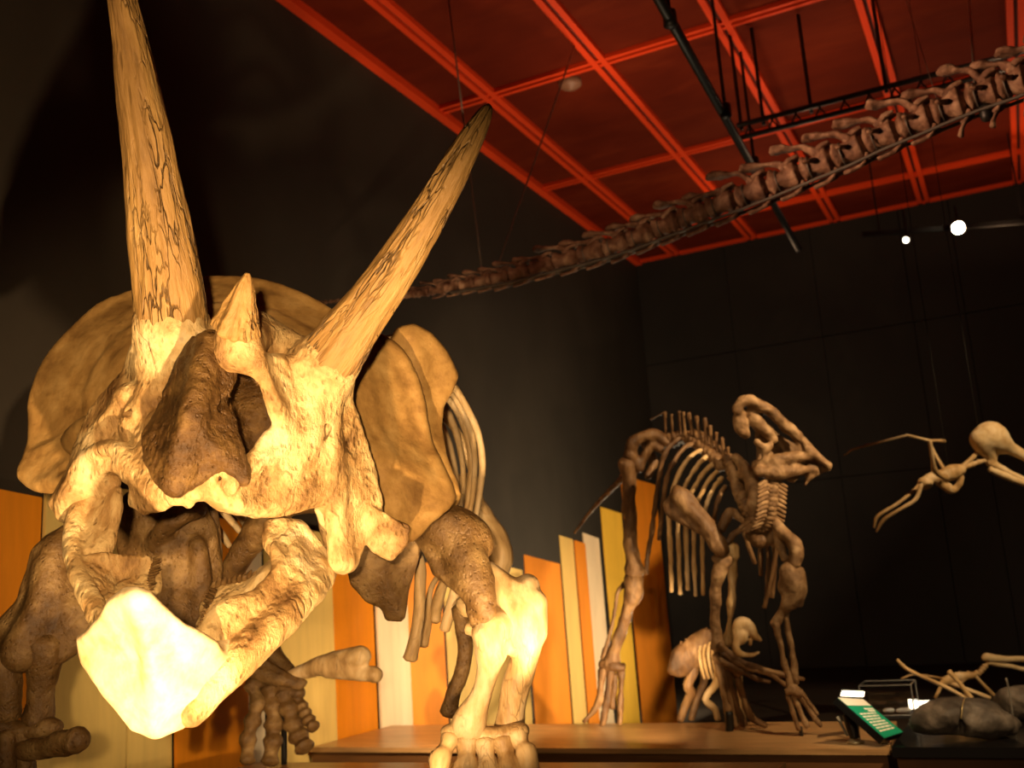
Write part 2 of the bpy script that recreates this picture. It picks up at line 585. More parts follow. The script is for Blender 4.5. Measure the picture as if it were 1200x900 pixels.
boards = [  # top edge from / to, colour, label, foot lean
    ((-60, 561), (50, 583), ORANGE, 'wide orange board nearest the viewer, beside the frill tip of the horned skull', -.05),
    ((51, 560), (150, 575), YELLOW, 'wide yellow board rising behind the frill and beak of the horned skull', -.05),
    ((151, 590), (201, 600), YELLOW, 'yellow board behind the gaping jaws, next to the orange board below the beak', 0),
    ((202, 600), (284, 612), ORANGE, 'orange board below the lower beak with a jagged shadow on it', 0),
    ((285, 600), (306, 604), WHITE, 'narrow whitewashed board behind the hanging toes of the hind foot', 0),
    ((307, 612), (384, 626), YELLOW, 'yellow board behind the lower jaw and the outstretched leg bone', 0),
    ((385, 640), (435, 650), ORANGE, 'orange board behind the knob of the outstretched leg bone', 0),
    ((436, 650), (472, 656), WHITE, 'whitewashed board below the dark breast plate, between two orange boards', 0),
    ((473, 655), (516, 662), ORANGE, 'orange board behind the dangling rib ends', 0),
    ((517, 650), (560, 658), YELLOW, 'dull yellow board just behind the bright forelimb', 0),
    ((561, 656), (612, 668), YELLOW, 'pale yellow board beside the elbow of the bright forelimb', 0),
    ((613, 650), (655, 661), ORANGE, 'orange board carrying the shadow of the bright forelimb', 0),
    ((655.5, 627), (671.5, 632), YELLOW, 'narrow yellow board between two orange ones, near the dark tail tip', 0),
    ((672, 633), (684.5, 637), ORANGE, 'narrowest orange board, next to the whitewashed board near the crested skeleton', 0),
    ((683, 624), (702, 631), WHITE, 'whitewashed board close to the hind foot of the crested skeleton', 0),
    ((702.5, 594), (727, 602), BRIGHT, 'tall bright yellow board directly left of the crested skeleton hind leg', 0),
    ((727.5, 556), (768, 568), ORANGE, 'tallest orange board standing behind the crested skeleton hind leg, end of the row', 0)]
for i, (a, b_, m, lab, lean) in enumerate(boards):
    p, q = board_point(*a), board_point(*b_)
    t = (q - p); t[2] = 0; t /= np.linalg.norm(t)
    nrm = np.array([t[1], -t[0], 0])
    off = nrm * (.034 if i % 2 else 0.)
    th = nrm * -.03
    p0, q0 = p * (1, 1, 0) + t * lean, q * (1, 1, 0) + t * lean
    mb = MB().hexa([p0 + off + th, q0 + off + th, q0 + off, p0 + off, p + off + th, q + off + th, q + off, p + off])
    me = mb.mesh()
    bm = bmesh.new(); bm.from_mesh(me)
    bmesh.ops.bevel(bm, geom=bm.edges[:], offset=.004, segments=2, affect='EDGES')
    bmesh.ops.recalc_face_normals(bm, faces=bm.faces[:])
    bm.to_mesh(me); bm.free()
    props(recentre(link('backdrop_board', me, m)), lab, 'board', 'coloured backdrop boards', 'thing')

# ---------------------------------------------------------------- platforms
def wood(name, c, rough=.35):
    return mottled(name, [(.3, tuple(x * .7 for x in c)), (.5, c), (.72, tuple(min(1, x * 1.3) for x in c))], scale=4, stretch=(.5, 5, 5), rough=rough, coord='obj', spec=.4, bump=.05)


DECK = wood('oak_deck', (.50, .29, .12), .32)
FASCIA = wood('dark_stained_fascia', (.15, .066, .022), .5)
fl = on_plane(346, 862, 2, .4); fr = on_plane(1042, 878, 2, .4)
bl = on_plane(340, 853, 2, .4); br = on_plane(1046, 851, 2, .4)
bl[1] = br[1] = 8.05
fl[0] = bl[0] = -5.3; fl[1] = 6.86
pl = thing('display_platform', 'long low wooden platform under the crested skeleton', 'platform', (-3, 7.4, 0))


def slab(lo4, z0, z1):
    return MB().hexa([(p[0], p[1], z0) for p in lo4] + [(p[0], p[1], z1) for p in lo4])


link('deck', slab([fl, fr, br, bl], .365, .40).mesh(), DECK, pl)
ins = np.array([0, .03, 0])
fm = MB()
fm.hexa([(p[0], p[1], 0) for p in (fl + ins, fr + ins + (-.02, 0, 0), br - ins + (-.02, 0, 0), bl - ins)] + [(p[0], p[1], .365) for p in (fl + ins, fr + ins + (-.02, 0, 0), br - ins + (-.02, 0, 0), bl - ins)])
link('fascia', fm.mesh(), FASCIA, pl)
# plinth the horned skeleton stands on
ZD = .58
c0 = on_plane(300, 893.5, 2, ZD); c1 = on_plane(640, 893.5, 2, ZD)
pt = thing('display_plinth', 'low wooden plinth carrying the big horned skeleton', 'platform', (-2.6, 3.4, 0))
e = (c1 - c0); e /= np.linalg.norm(e)
c2 = c0 + e * 3.2
q4 = [(c0[0], 1.7), (c2[0], 1.7), (c2[0], c2[1]), (c0[0], c0[1])]
link('deck', slab(q4, ZD - .035, ZD).mesh(), DECK, pt)
q5 = [(c0[0] + .02, 1.72), (c2[0] - .02, 1.72), (c2[0] - .02, c2[1] - .02), (c0[0] + .02, c0[1] - .02)]
link('fascia', slab(q5, 0, ZD - .035).mesh(), FASCIA, pt)
# ---------------------------------------------------------------- the big three-horned skeleton
def Q(*pts): return [P(*p) for p in pts]


def R(px, d): return px * d / FPX


def soft_part(name, s, mat, parent, rough=(.004, 12., .0015, 45.), label=None, relax=1):
    return link(name, s.mesh(rough, relax), mat, parent, label)


def tube_part(name, pts, radpx, mat, parent, seg=12, sub=5, rough=.18, rfreq=16., label=None, squash=1., groove=0.):
    """pts: (px, py, d); radius in photo pixels at that distance"""
    w = [P(*p) for p in pts]
    r = [R(a, p[2]) for a, p in zip(radpx, pts)] if not np.isscalar(radpx) else [R(radpx, p[2]) for p in pts]
    V, F, C = loft(w, r, seg, sub, squash, None, rough, rfreq, groove)
    return link(name, mesh_from(V, F, True, coords=C), mat, parent, label)


tri = thing('triceratops_skeleton', 'huge three-horned dinosaur skeleton with gaping jaws, nearest the viewer', 'skeleton', (-2.6, 3.6, ZD))

# --- skull
S = Soft(.0065)
S.lump(P(292, 405, 3.78), (.20, .10, .16), ROT.T, .06)                       # forehead
S.tube(Q((276, 410, 3.42), (283, 400, 3.55), (295, 398, 3.78)), [.075, .08, .10], .04)
S.tube(Q((277, 394, 3.40), (282, 408, 3.41), (293, 424, 3.42)), [.066, .066, .05], .03)
S.tube(Q((204, 412, 3.69), (200, 384, 3.655)), [.131, .128], .02)
S.tube(Q((370, 446, 3.72), (386, 422, 3.68)), [.116, .114], .02)
S.tube(Q((378, 470, 3.68), (392, 450, 3.67), (404, 428, 3.67)), [.06, .05, .03], .04)
S.tube(Q((205, 385, 3.70), (203, 410, 3.68), (188, 455, 3.64), (165, 500, 3.62)), [.128, .118, .08, .05], .05)
S.tube(Q((225, 402, 3.60), (222, 440, 3.57), (204, 480, 3.53), (190, 520, 3.48)), [.05, .042, .035, .03], .03)   # left horn foot
S.tube(Q((372, 440, 3.76), (372, 465, 3.72), (375, 500, 3.68), (385, 560, 3.69)), [.135, .09, .065, .06], .06)
S.lump(P(360, 430, 3.66), (.09, .07, .08), None, .05)
# brow ridges and knobs
S.tube(Q((240, 400, 3.62), (215, 425, 3.60), (190, 450, 3.6), (165, 485, 3.6), (150, 500, 3.6)), [.04, .05, .045, .05, .035], .03)
S.lump(P(196, 402, 3.60), (.07, .06, .05), None, .05)
S.lump(P(155, 465, 3.66), (.05, .06, .05), None, .03)
# right face: nostril's rear bar, cheek sheet
S.tube(Q((290, 414, 3.42), (305, 437, 3.43), (317, 462, 3.45), (326, 490, 3.48), (338, 525, 3.54)), [.040, .033, .028, .028, .03], .02)
S.fan(Q((303, 425, 3.46), (335, 425, 3.60), (385, 440, 3.70), (388, 500, 3.68), (398, 560, 3.70), (378, 580, 3.66), (345, 588, 3.58), (300, 592, 3.48), (272, 580, 3.42),
        (284, 553, 3.40), (303, 530, 3.46), (325, 498, 3.50), (318, 465, 3.47)), .026, P(350, 515, 3.55), .025)
S.lump(P(352, 500, 3.68), (.10, .10, .10), None, .04)
S.tube(Q((376, 470, 3.64), (366, 505, 3.59), (352, 535, 3.56), (335, 560, 3.53), (318, 580, 3.5)), [.03, .035, .03, .03, .025], .04)
S.tube(Q((262, 585, 3.42), (285, 590, 3.44), (318, 592, 3.50), (350, 580, 3.58), (372, 578, 3.64), (388, 590, 3.70)), [.042, .042, .04, .04, .035, .04], .04)
# cheek strut and flange (right)
S.strip(Q((376, 462, 3.68), (384, 520, 3.67), (388, 580, 3.67), (390, 620, 3.69), (393, 660, 3.70)),
        Q((403, 470, 3.78), (421, 515, 3.80), (436, 555, 3.82), (426, 615, 3.80), (411, 660, 3.74)), .026, .03)
S.fan(Q((388, 555, 3.68), (437, 550, 3.80), (444, 587, 3.80), (447, 614, 3.80), (459, 625, 3.81), (476, 619, 3.83), (474, 637, 3.83), (458, 651, 3.82), (441, 645, 3.80),
        (420, 626, 3.77), (398, 610, 3.70)), .012, P(425, 590, 3.75), .012)
S.tube(Q((386, 470, 3.68), (385, 520, 3.67), (390, 570, 3.68), (399, 620, 3.70), (401, 660, 3.72)), [.045, .035, .03, .032, .034], .04)
S.lump(P(401, 661, 3.72), (.045, .03, .025), ROT.T, .02)
S.tube(Q((372, 585, 3.80), (380, 620, 3.86), (388, 655, 3.86)), [.02, .02, .02], .02)
# left face
S.strip(Q((166, 400, 3.80), (150, 440, 3.80), (118, 480, 3.78), (100, 520, 3.74), (88, 555, 3.70), (66, 590, 3.66)),
        Q((220, 430, 3.66), (200, 465, 3.62), (170, 505, 3.60), (140, 545, 3.58), (112, 555, 3.60), (84, 606, 3.62)), .035, .04)
S.tube(Q((150, 470, 3.68), (118, 510, 3.66), (100, 550, 3.62), (80, 585, 3.60), (72, 600, 3.60)), [.05, .045, .045, .05, .032], .03)
S.tube(Q((95, 552, 3.62), (112, 530, 3.58), (130, 526, 3.54), (146, 532, 3.5), (160, 548, 3.46)), [.035, .032, .03, .032, .03], .03)
S.strip(Q((176, 500, 3.56), (160, 530, 3.54), (145, 545, 3.52)), Q((208, 470, 3.50), (190, 520, 3.46), (178, 545, 3.42)), .03, .03)
# upper tooth-bearing bones under the nose
S.tube(Q((146, 545, 3.50), (162, 560, 3.46), (180, 570, 3.42), (210, 578, 3.38), (240, 572, 3.38), (265, 580, 3.40)), [.04, .045, .045, .042, .04, .04], .03)
S.fan(Q((160, 555, 3.44), (188, 560, 3.40), (206, 580, 3.38), (190, 590, 3.40), (170, 596, 3.42), (158, 588, 3.44)), .028, P(178, 578, 3.39), .02)
S.tube(Q((128, 545, 3.6), (125, 575, 3.62), (112, 600, 3.66)), [.04, .045, .03], .03)
for (x, y, d, r) in ((247, 560, 3.35, .025), (262, 548, 3.35, .022), (232, 575, 3.35, .02), (270, 566, 3.36, .03), (280, 590, 3.40, .022), (222, 588, 3.37, .018)):
    S.lump(P(x, y, d), (r, r * .8, r * 1.3), None, .015)
# inner wall of the snout and brain case
S.lump(P(290, 470, 4.02), (.26, .20, .17), ROT.T, .05)
S.lump(P(215, 490, 3.92), (.14, .14, .14), ROT.T, .05)
# hollows
S.cut('lump', P(378, 500, 3.63), (.022, .022, .045), k=.012)
S.cut('lump', P(313, 548, 3.45), (.012, .03, .018), k=.01)
S.cut('lump', P(152, 484, 3.58), (.022, .04, .018), k=.012)
S.cut('lump', P(136, 500, 3.60), (.012, .04, .03), k=.01)
S.cut('lump', P(126, 566, 3.55), (.022, .05, .035), k=.015)
skull = soft_part('skull', S, BONE, tri, (.010, 8., .003, 24., .0018, 60., .0028, -15.), relax=0)

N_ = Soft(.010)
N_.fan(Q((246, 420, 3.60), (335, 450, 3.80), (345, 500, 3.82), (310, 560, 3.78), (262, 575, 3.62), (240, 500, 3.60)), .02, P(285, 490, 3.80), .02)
soft_part('snout_wall', N_, NASAL, skull, (.012, 9., .004, 30.), 'inner wall of the snout, shade in its brown colour')  # dark colour stands for the shade inside the nostril

# --- frill
cx, cy = 280, 455
outer = [(112, 540, 3.92), (75, 564, 4.04), (45, 568, 4.13), (29, 556, 4.18), (36, 538, 4.22), (43, 515, 4.28), (43, 475, 4.36), (55, 432, 4.42), (92, 383, 4.48), (132, 354, 4.54), (185, 338, 4.58),
         (238, 330, 4.60), (300, 334, 4.60), (345, 347, 4.57), (385, 368, 4.52), (425, 392, 4.46), (456, 405, 4.42), (474, 425, 4.39), (490, 470, 4.35), (500, 520, 4.29), (516, 555, 4.23), (526, 582, 4.18), (500, 608, 4.10), (480, 626, 4.04), (445, 622, 3.95)]
mid, inn = [], []
for i, (x, y, d) in enumerate(outer):
    t = i / (len(outer) - 1)
    bulge = .05 * math.sin(t * math.pi)
    mid.append((cx + (x - cx) * .72, cy + (y - cy) * .72, 3.9 + (d - 3.9) * .62 + bulge * .6))
    inn.append((cx + (x - cx) * .38, cy + (y - cy) * .38, 3.9 + (d - 3.9) * .15))
S = Soft(.011)
S.strip(Q(*outer), Q(*mid), .020, .03, 2)
S.strip(Q(*mid), Q(*inn), .026, .03, 2)
S.tube(Q(*outer), [.026] * len(outer), .035, 3)
# squamosal tips: cupped ends
S.fan(Q((32, 556, 4.16), (46, 532, 4.20), (72, 516, 4.18), (84, 525, 4.10), (70, 556, 4.06), (46, 568, 4.10)), .02, P(60, 540, 4.15), .02)
S.tube(Q((82, 520, 4.06), (100, 510, 3.98), (118, 500, 3.9)), [.05, .06, .06], .05)
S.cut('lump', P(63, 532, 4.05), (.062, .05, .035), k=.02)
frill = soft_part('frill', S, FRILL, skull, (.012, 5., .0025, 30.), 'broad tan neck frill')

# --- horns
def horn(name, pts, radpx, mat, seg, sub, groove, label=None):
    return tube_part(name, pts, radpx, mat, skull, seg, sub, .0, 10., label, 1., groove)


horn('brow_horn', [(204, 412, 3.70), (202, 385, 3.67), (197, 335, 3.62), (182, 232, 3.53), (166, 130, 3.44), (153, 50, 3.37), (143, -2, 3.32), (137, -42, 3.29), (134, -68, 3.28), (133, -78, 3.28)],
     [34, 41, 41, 32.5, 27, 21.5, 17, 12, 6, 2], HORN, 84, 18, .10, 'upright brow horn running out of the top of the picture')
horn('brow_horn', [(366, 452, 3.74), (378, 432, 3.70), (398, 405, 3.65), (425, 368, 3.59), (458, 322, 3.52), (492, 270, 3.44), (523, 215, 3.38), (548, 170, 3.34), (563, 143, 3.32), (571, 128, 3.31), (573, 123, 3.31)],
     [26, 35, 35.5, 30, 26.5, 23, 20, 16, 11.5, 7, 3], HORN, 84, 16, .10, 'slanting brow horn with pale tip')
tube_part('nose_horn', [(278, 386, 3.385), (280, 376, 3.372), (284, 356, 3.35), (287, 340, 3.33), (289, 328, 3.32), (290, 321, 3.318)],
          [29, 25.5, 18, 12.5, 7.5, 3.5], HORN, skull, 64, 12, .10, 26., 'short pointed nose horn cracked off at its base', 1., .16)

# --- nasal blade (upper beak)
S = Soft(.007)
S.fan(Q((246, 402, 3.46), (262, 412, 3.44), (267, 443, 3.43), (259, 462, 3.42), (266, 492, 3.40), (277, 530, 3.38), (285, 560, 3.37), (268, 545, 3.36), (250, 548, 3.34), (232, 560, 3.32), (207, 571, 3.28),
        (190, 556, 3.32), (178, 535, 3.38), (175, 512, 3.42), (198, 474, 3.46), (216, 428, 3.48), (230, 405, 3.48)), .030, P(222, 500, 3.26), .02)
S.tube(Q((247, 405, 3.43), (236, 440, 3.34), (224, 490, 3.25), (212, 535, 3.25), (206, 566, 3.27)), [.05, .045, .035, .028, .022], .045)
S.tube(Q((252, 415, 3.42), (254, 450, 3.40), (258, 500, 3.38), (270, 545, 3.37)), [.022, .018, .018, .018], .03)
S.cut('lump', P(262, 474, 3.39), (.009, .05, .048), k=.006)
soft_part('upper_beak', S, NASAL, skull, (.007, 11., .004, 50., .003, 90.), 'rough nasal blade, beak shade in its brown colour')

# --- lower jaw
J = Soft(.0065)
J.strip(Q((238, 748, 3.26), (262, 712, 3.33), (292, 704, 3.40), (316, 684, 3.48), (328, 660, 3.56), (316, 636, 3.64), (318, 618, 3.70)),
        Q((222, 836, 3.16), (272, 788, 3.26), (330, 735, 3.42), (360, 702, 3.56), (384, 672, 3.72), (372, 645, 3.76), (350, 618, 3.74)), .030, .02)
J.tube(Q((225, 830, 3.16), (275, 778, 3.25), (325, 730, 3.40), (358, 696, 3.55), (374, 672, 3.68)), [.05, .055, .05, .05, .045], .04)
J.tube(Q((335, 692, 3.54), (342, 660, 3.62), (334, 632, 3.70), (330, 618, 3.72)), [.05, .045, .045, .035], .03)
J.tube(Q((244, 745, 3.27), (265, 722, 3.33), (295, 708, 3.40)), [.03, .03, .03], .03)
# inner shelf of this side
J.strip(Q((236, 740, 3.36), (250, 712, 3.44), (280, 700, 3.50), (312, 672, 3.58)), Q((240, 712, 3.50), (262, 688, 3.55), (290, 682, 3.6), (318, 660, 3.66)), .018, .02)
# other side
J.tube(Q((128, 738, 3.14), (112, 715, 3.2), (98, 688, 3.30), (86, 655, 3.42), (86, 622, 3.52), (94, 595, 3.60), (112, 568, 3.66), (128, 550, 3.70)), [.042, .036, .030, .032, .036, .04, .045, .036], .015)
J.strip(Q((94, 648, 3.47), (100, 610, 3.57), (112, 575, 3.64)), Q((124, 646, 3.48), (134, 610, 3.55), (136, 576, 3.60)), .022, .015)
J.fan(Q((104, 656, 3.42), (130, 652, 3.44), (172, 655, 3.50), (186, 668, 3.52), (182, 692, 3.44), (160, 708, 3.32), (130, 712, 3.26), (112, 695, 3.32)), .014, P(145, 682, 3.45), .012)
J.cut('lump', P(135, 706, 3.2), (.04, .02, .018), k=.01)
jaw = soft_part('lower_jaw', J, BONE, tri, (.007, 10., .0028, 26., .0016, 60., .003, -14.), relax=0)
B = Soft(.006)
B.fan(Q((159, 697, 3.02), (172, 701, 3.03), (192, 720, 3.05), (211, 736, 3.08), (232, 747, 3.12), (250, 757, 3.17), (256, 772, 3.20), (264, 787, 3.22), (240, 818, 3.18), (211, 846, 3.14), (181, 856, 3.13), (158, 850, 3.13), (125, 808, 3.15), (101, 775, 3.18), (98, 750, 3.18), (112, 740, 3.14), (126, 722, 3.10), (134, 708, 3.07), (148, 697, 3.04)),
      .020, P(184, 776, 3.045), .012)
B.tube(Q((160, 704, 3.025), (170, 735, 3.03), (180, 780, 3.045), (182, 830, 3.09), (184, 850, 3.11)), [.015, .02, .024, .02, .015], .05)
B.tube(Q((150, 700, 3.035), (128, 724, 3.10), (102, 752, 3.17), (105, 776, 3.17), (128, 808, 3.14), (160, 846, 3.12), (182, 852, 3.115), (212, 842, 3.13), (260, 788, 3.21)), [.013] * 9, .014)
B.tube(Q((240, 770, 3.20), (262, 765, 3.26), (280, 752, 3.32)), [.05, .045, .04], .03)
B.cut('lump', P(203, 838, 3.09), (.02, .004, .006), k=.006)
soft_part('lower_beak', B, PALEBONE, jaw, (.006, 9., .0015, 40.), 'pale shovel-shaped beak tip')


def tooth_row(a, b_, n, h, lean):
    mb = MB()
    for i in range(n):
        t = (i + .5) / n
        p = np.array(a) * (1 - t) + np.array(b_) * t
        q = p + np.array(lean) * (.7 + .6 * random.random())
        mb.tube(Q(tuple(p), tuple((p + q) / 2), tuple(q)), [R(h, p[2]), R(h * .8, p[2]), R(h * .25, p[2])], 7, 2, .6, None, .3, 40)
    return link('tooth_row', mb.mesh(True), BROWN, jaw, 'row of dark worn teeth')


tooth_row((236, 738, 3.36), (252, 690, 3.50), 12, 4.2, (-7, -3, -.03))
tooth_row((246, 690, 3.52), (300, 676, 3.6), 9, 4, (3, -9, -.02))
tooth_row((171, 696, 3.42), (182, 654, 3.52), 13, 3.6, (8, -4, -.03))

# --- shoulder blades, breast bones
S = Soft(.012)
S.fan(Q((463, 404, 4.52), (470, 391, 4.53), (484, 387, 4.54), (500, 395, 4.55), (516, 415, 4.56), (528, 440, 4.56), (521, 456, 4.54), (511, 472, 4.52), (508, 500, 4.50), (514, 535, 4.46), (529, 568, 4.44), (532, 582, 4.42), (515, 600, 4.40), (497, 613, 4.40),
        (480, 590, 4.44), (470, 540, 4.48), (463, 480, 4.50), (461, 435, 4.51)), .032, P(490, 490, 4.46), .03)
S.tube(Q((482, 400, 4.52), (488, 440, 4.48), (488, 500, 4.46), (500, 560, 4.44), (512, 590, 4.42)), [.03, .035, .04, .05, .045], .06)
soft_part('shoulder_blade', S, FRILL, tri, (.010, 6., .002, 30.), 'tan shoulder blade with rounded upper lobe')
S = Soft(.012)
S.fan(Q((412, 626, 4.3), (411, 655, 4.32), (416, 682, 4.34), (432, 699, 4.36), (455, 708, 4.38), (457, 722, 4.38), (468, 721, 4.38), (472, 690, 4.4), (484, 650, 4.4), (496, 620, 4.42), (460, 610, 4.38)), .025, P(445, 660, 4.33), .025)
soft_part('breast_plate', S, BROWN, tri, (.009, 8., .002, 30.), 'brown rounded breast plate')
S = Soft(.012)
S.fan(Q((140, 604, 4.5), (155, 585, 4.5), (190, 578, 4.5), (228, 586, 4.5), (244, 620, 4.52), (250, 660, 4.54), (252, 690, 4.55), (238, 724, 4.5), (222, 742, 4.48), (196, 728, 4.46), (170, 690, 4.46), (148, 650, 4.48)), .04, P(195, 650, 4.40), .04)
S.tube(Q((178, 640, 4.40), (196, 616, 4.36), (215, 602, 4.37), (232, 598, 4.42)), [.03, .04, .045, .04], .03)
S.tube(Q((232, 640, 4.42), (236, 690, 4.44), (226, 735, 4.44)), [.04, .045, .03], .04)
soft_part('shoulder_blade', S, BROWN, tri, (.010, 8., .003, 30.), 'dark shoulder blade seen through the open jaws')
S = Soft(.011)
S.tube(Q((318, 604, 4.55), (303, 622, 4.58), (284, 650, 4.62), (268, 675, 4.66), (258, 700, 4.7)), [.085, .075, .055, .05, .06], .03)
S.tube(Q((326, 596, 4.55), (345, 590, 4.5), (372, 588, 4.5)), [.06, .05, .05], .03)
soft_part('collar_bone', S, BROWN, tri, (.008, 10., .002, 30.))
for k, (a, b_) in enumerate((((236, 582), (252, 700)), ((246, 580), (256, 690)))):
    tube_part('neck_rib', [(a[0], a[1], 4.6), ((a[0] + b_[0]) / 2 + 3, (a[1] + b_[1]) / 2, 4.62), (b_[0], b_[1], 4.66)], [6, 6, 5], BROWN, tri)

# --- forelimb in the light
S = Soft(.010)
S.tube(Q((500, 622, 4.40), (525, 615, 4.36), (552, 625, 4.38), (562, 640, 4.4)), [.07, .085, .08, .06], .04)
S.tube(Q((525, 632, 4.36), (545, 655, 4.32), (560, 690, 4.28), (570, 716, 4.27), (573, 733, 4.27)), [.085, .09, .07, .052, .038], .04)
S.fan(Q((500, 630, 4.38), (515, 668, 4.32), (545, 690, 4.28), (562, 712, 4.27), (566, 680, 4.3), (545, 630, 4.36)), .035, None, .03)
S.tube(Q((553, 715, 4.28), (562, 733, 4.28), (573, 735, 4.27)), [.03, .035, .03], .02)
soft_part('upper_arm', S, BROWN, tri, (.008, 9., .002, 30.), 'upper arm bone with broad crest, shade in its brown colour')  # brown colour stands for the shade on this bone
S = Soft(.010)
S.fan(Q((572, 668, 4.40), (592, 684, 4.38), (608, 692, 4.36), (630, 706, 4.36), (630, 740, 4.33), (614, 765, 4.31), (597, 756, 4.28), (585, 720, 4.34)), .04, P(602, 722, 4.29), .03)
S.tube(Q((612, 694, 4.42), (620, 700, 4.38), (622, 740, 4.34), (612, 780, 4.33), (602, 815, 4.33), (596, 856, 4.33)), [.05, .055, .058, .062, .056, .065], .03)
S.lump(P(618, 689, 4.40), (.05, .06, .06), None, .015)
S.cut('tube', Q((590, 770, 4.2), (586, 800, 4.2), (578, 838, 4.2)), [.016, .022, .02], k=.015)
soft_part('forearm_bone', S, FIBRE, tri, (.006, 9., .002, 30.), 'bright outer forearm bone with elbow knob')
S = Soft(.010)
S.tube(Q((580, 735, 4.30), (577, 758, 4.27), (572, 785, 4.26), (562, 820, 4.26), (551, 846, 4.27), (548, 858, 4.28)), [.09, .072, .044, .048, .075, .08], .03)
S.lump(P(566, 742, 4.27), (.05, .05, .04), None, .03)
S.lump(P(588, 738, 4.28), (.05, .05, .045), None, .03)
soft_part('forearm_bone', S, FIBRE, tri, (.006, 9., .002, 30.), 'bright inner forearm bone')
for pts, r in (([(540, 705, 4.40), (550, 712, 4.38), (558, 720, 4.36)], [9, 12, 9]), ([(550, 735, 4.33), (560, 738, 4.31)], [9, 8])):
    tube_part('elbow_bone', pts, r, FIBRE, tri, rough=.3)
tube_part('shin_bone', [(540, 712, 4.75), (545, 757, 4.75), (541, 787, 4.74), (531, 815, 4.73), (525, 836, 4.72)], [12, 9, 8.5, 9, 11], BROWN, tri, 14, 5, .15)  # shade on this bone is put into its brown colour
S = Soft(.010)
for x, y in ((530, 857), (548, 860), (568, 862), (588, 860), (606, 856)):
    S.lump(P(x, y, 4.27), (.055, .05, .035), None, .03)
foot = soft_part('forefoot', S, FIBRE, tri, (.006, 14., .002, 40.), 'forefoot of the lit forelimb')
for a, b_, c_, r in (((528, 864), (516, 890), (505, 935), 12), ((547, 868), (546, 900), (542, 955), 14), ((568, 870), (572, 905), (572, 962), 14), ((590, 868), (598, 900), (604, 955), 14), ((606, 862), (617, 885), (630, 932), 12)):
    tube_part('toe', [(*a, 4.25), ((a[0] + b_[0]) / 2, (a[1] + b_[1]) / 2, 4.22), (*b_, 4.18), ((b_[0] + c_[0]) / 2, (b_[1] + c_[1]) / 2, 4.13), (*c_, 4.07)],
              [r * 1.15, r * .78, r * 1.1, r * .85, r * .9], FIBRE, foot, 14, 5, .2, 14)

# --- forelimb in the shade, which is put into its brown colour
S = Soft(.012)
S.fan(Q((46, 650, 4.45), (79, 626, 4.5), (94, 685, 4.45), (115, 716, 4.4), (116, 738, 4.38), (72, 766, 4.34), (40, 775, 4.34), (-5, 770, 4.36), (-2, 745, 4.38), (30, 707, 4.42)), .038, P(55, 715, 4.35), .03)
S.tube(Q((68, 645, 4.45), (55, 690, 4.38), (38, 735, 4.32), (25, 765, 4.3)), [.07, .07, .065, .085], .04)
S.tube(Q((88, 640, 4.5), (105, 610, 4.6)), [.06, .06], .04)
soft_part('upper_arm', S, BROWN, tri, (.009, 8., .002, 30.), 'shade-coloured upper arm bone standing in the shade')
tube_part('forearm_bone', [(50, 752, 4.34), (50, 785, 4.33), (48, 815, 4.32), (44, 848, 4.31)], [27, 20, 15, 19], BROWN, tri, 18, 6, .15, label='shade-coloured forearm bone')
tube_part('forearm_bone', [(2, 765, 4.30), (8, 795, 4.29), (8, 842, 4.28)], [18, 17, 14], BROWN, tri, 18, 6, .15, label='shade-coloured forearm bone at the picture edge')
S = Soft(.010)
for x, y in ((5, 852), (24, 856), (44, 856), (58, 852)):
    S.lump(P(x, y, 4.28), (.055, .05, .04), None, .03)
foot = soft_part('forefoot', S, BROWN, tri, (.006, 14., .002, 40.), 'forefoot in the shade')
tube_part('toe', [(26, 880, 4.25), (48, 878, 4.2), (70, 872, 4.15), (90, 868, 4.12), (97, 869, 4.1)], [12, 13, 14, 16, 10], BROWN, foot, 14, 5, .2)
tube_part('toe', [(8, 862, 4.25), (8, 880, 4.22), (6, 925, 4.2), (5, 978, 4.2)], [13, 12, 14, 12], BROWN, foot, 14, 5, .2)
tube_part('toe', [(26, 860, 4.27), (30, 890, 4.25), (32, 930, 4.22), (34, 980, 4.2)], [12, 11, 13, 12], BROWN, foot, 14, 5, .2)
tube_part('support_post', [(22, 858, 4.33), (23, 900, 4.33), (24, 952, 4.33)], [5, 5, 5], STEEL, tri, rough=0, label='black steel post')

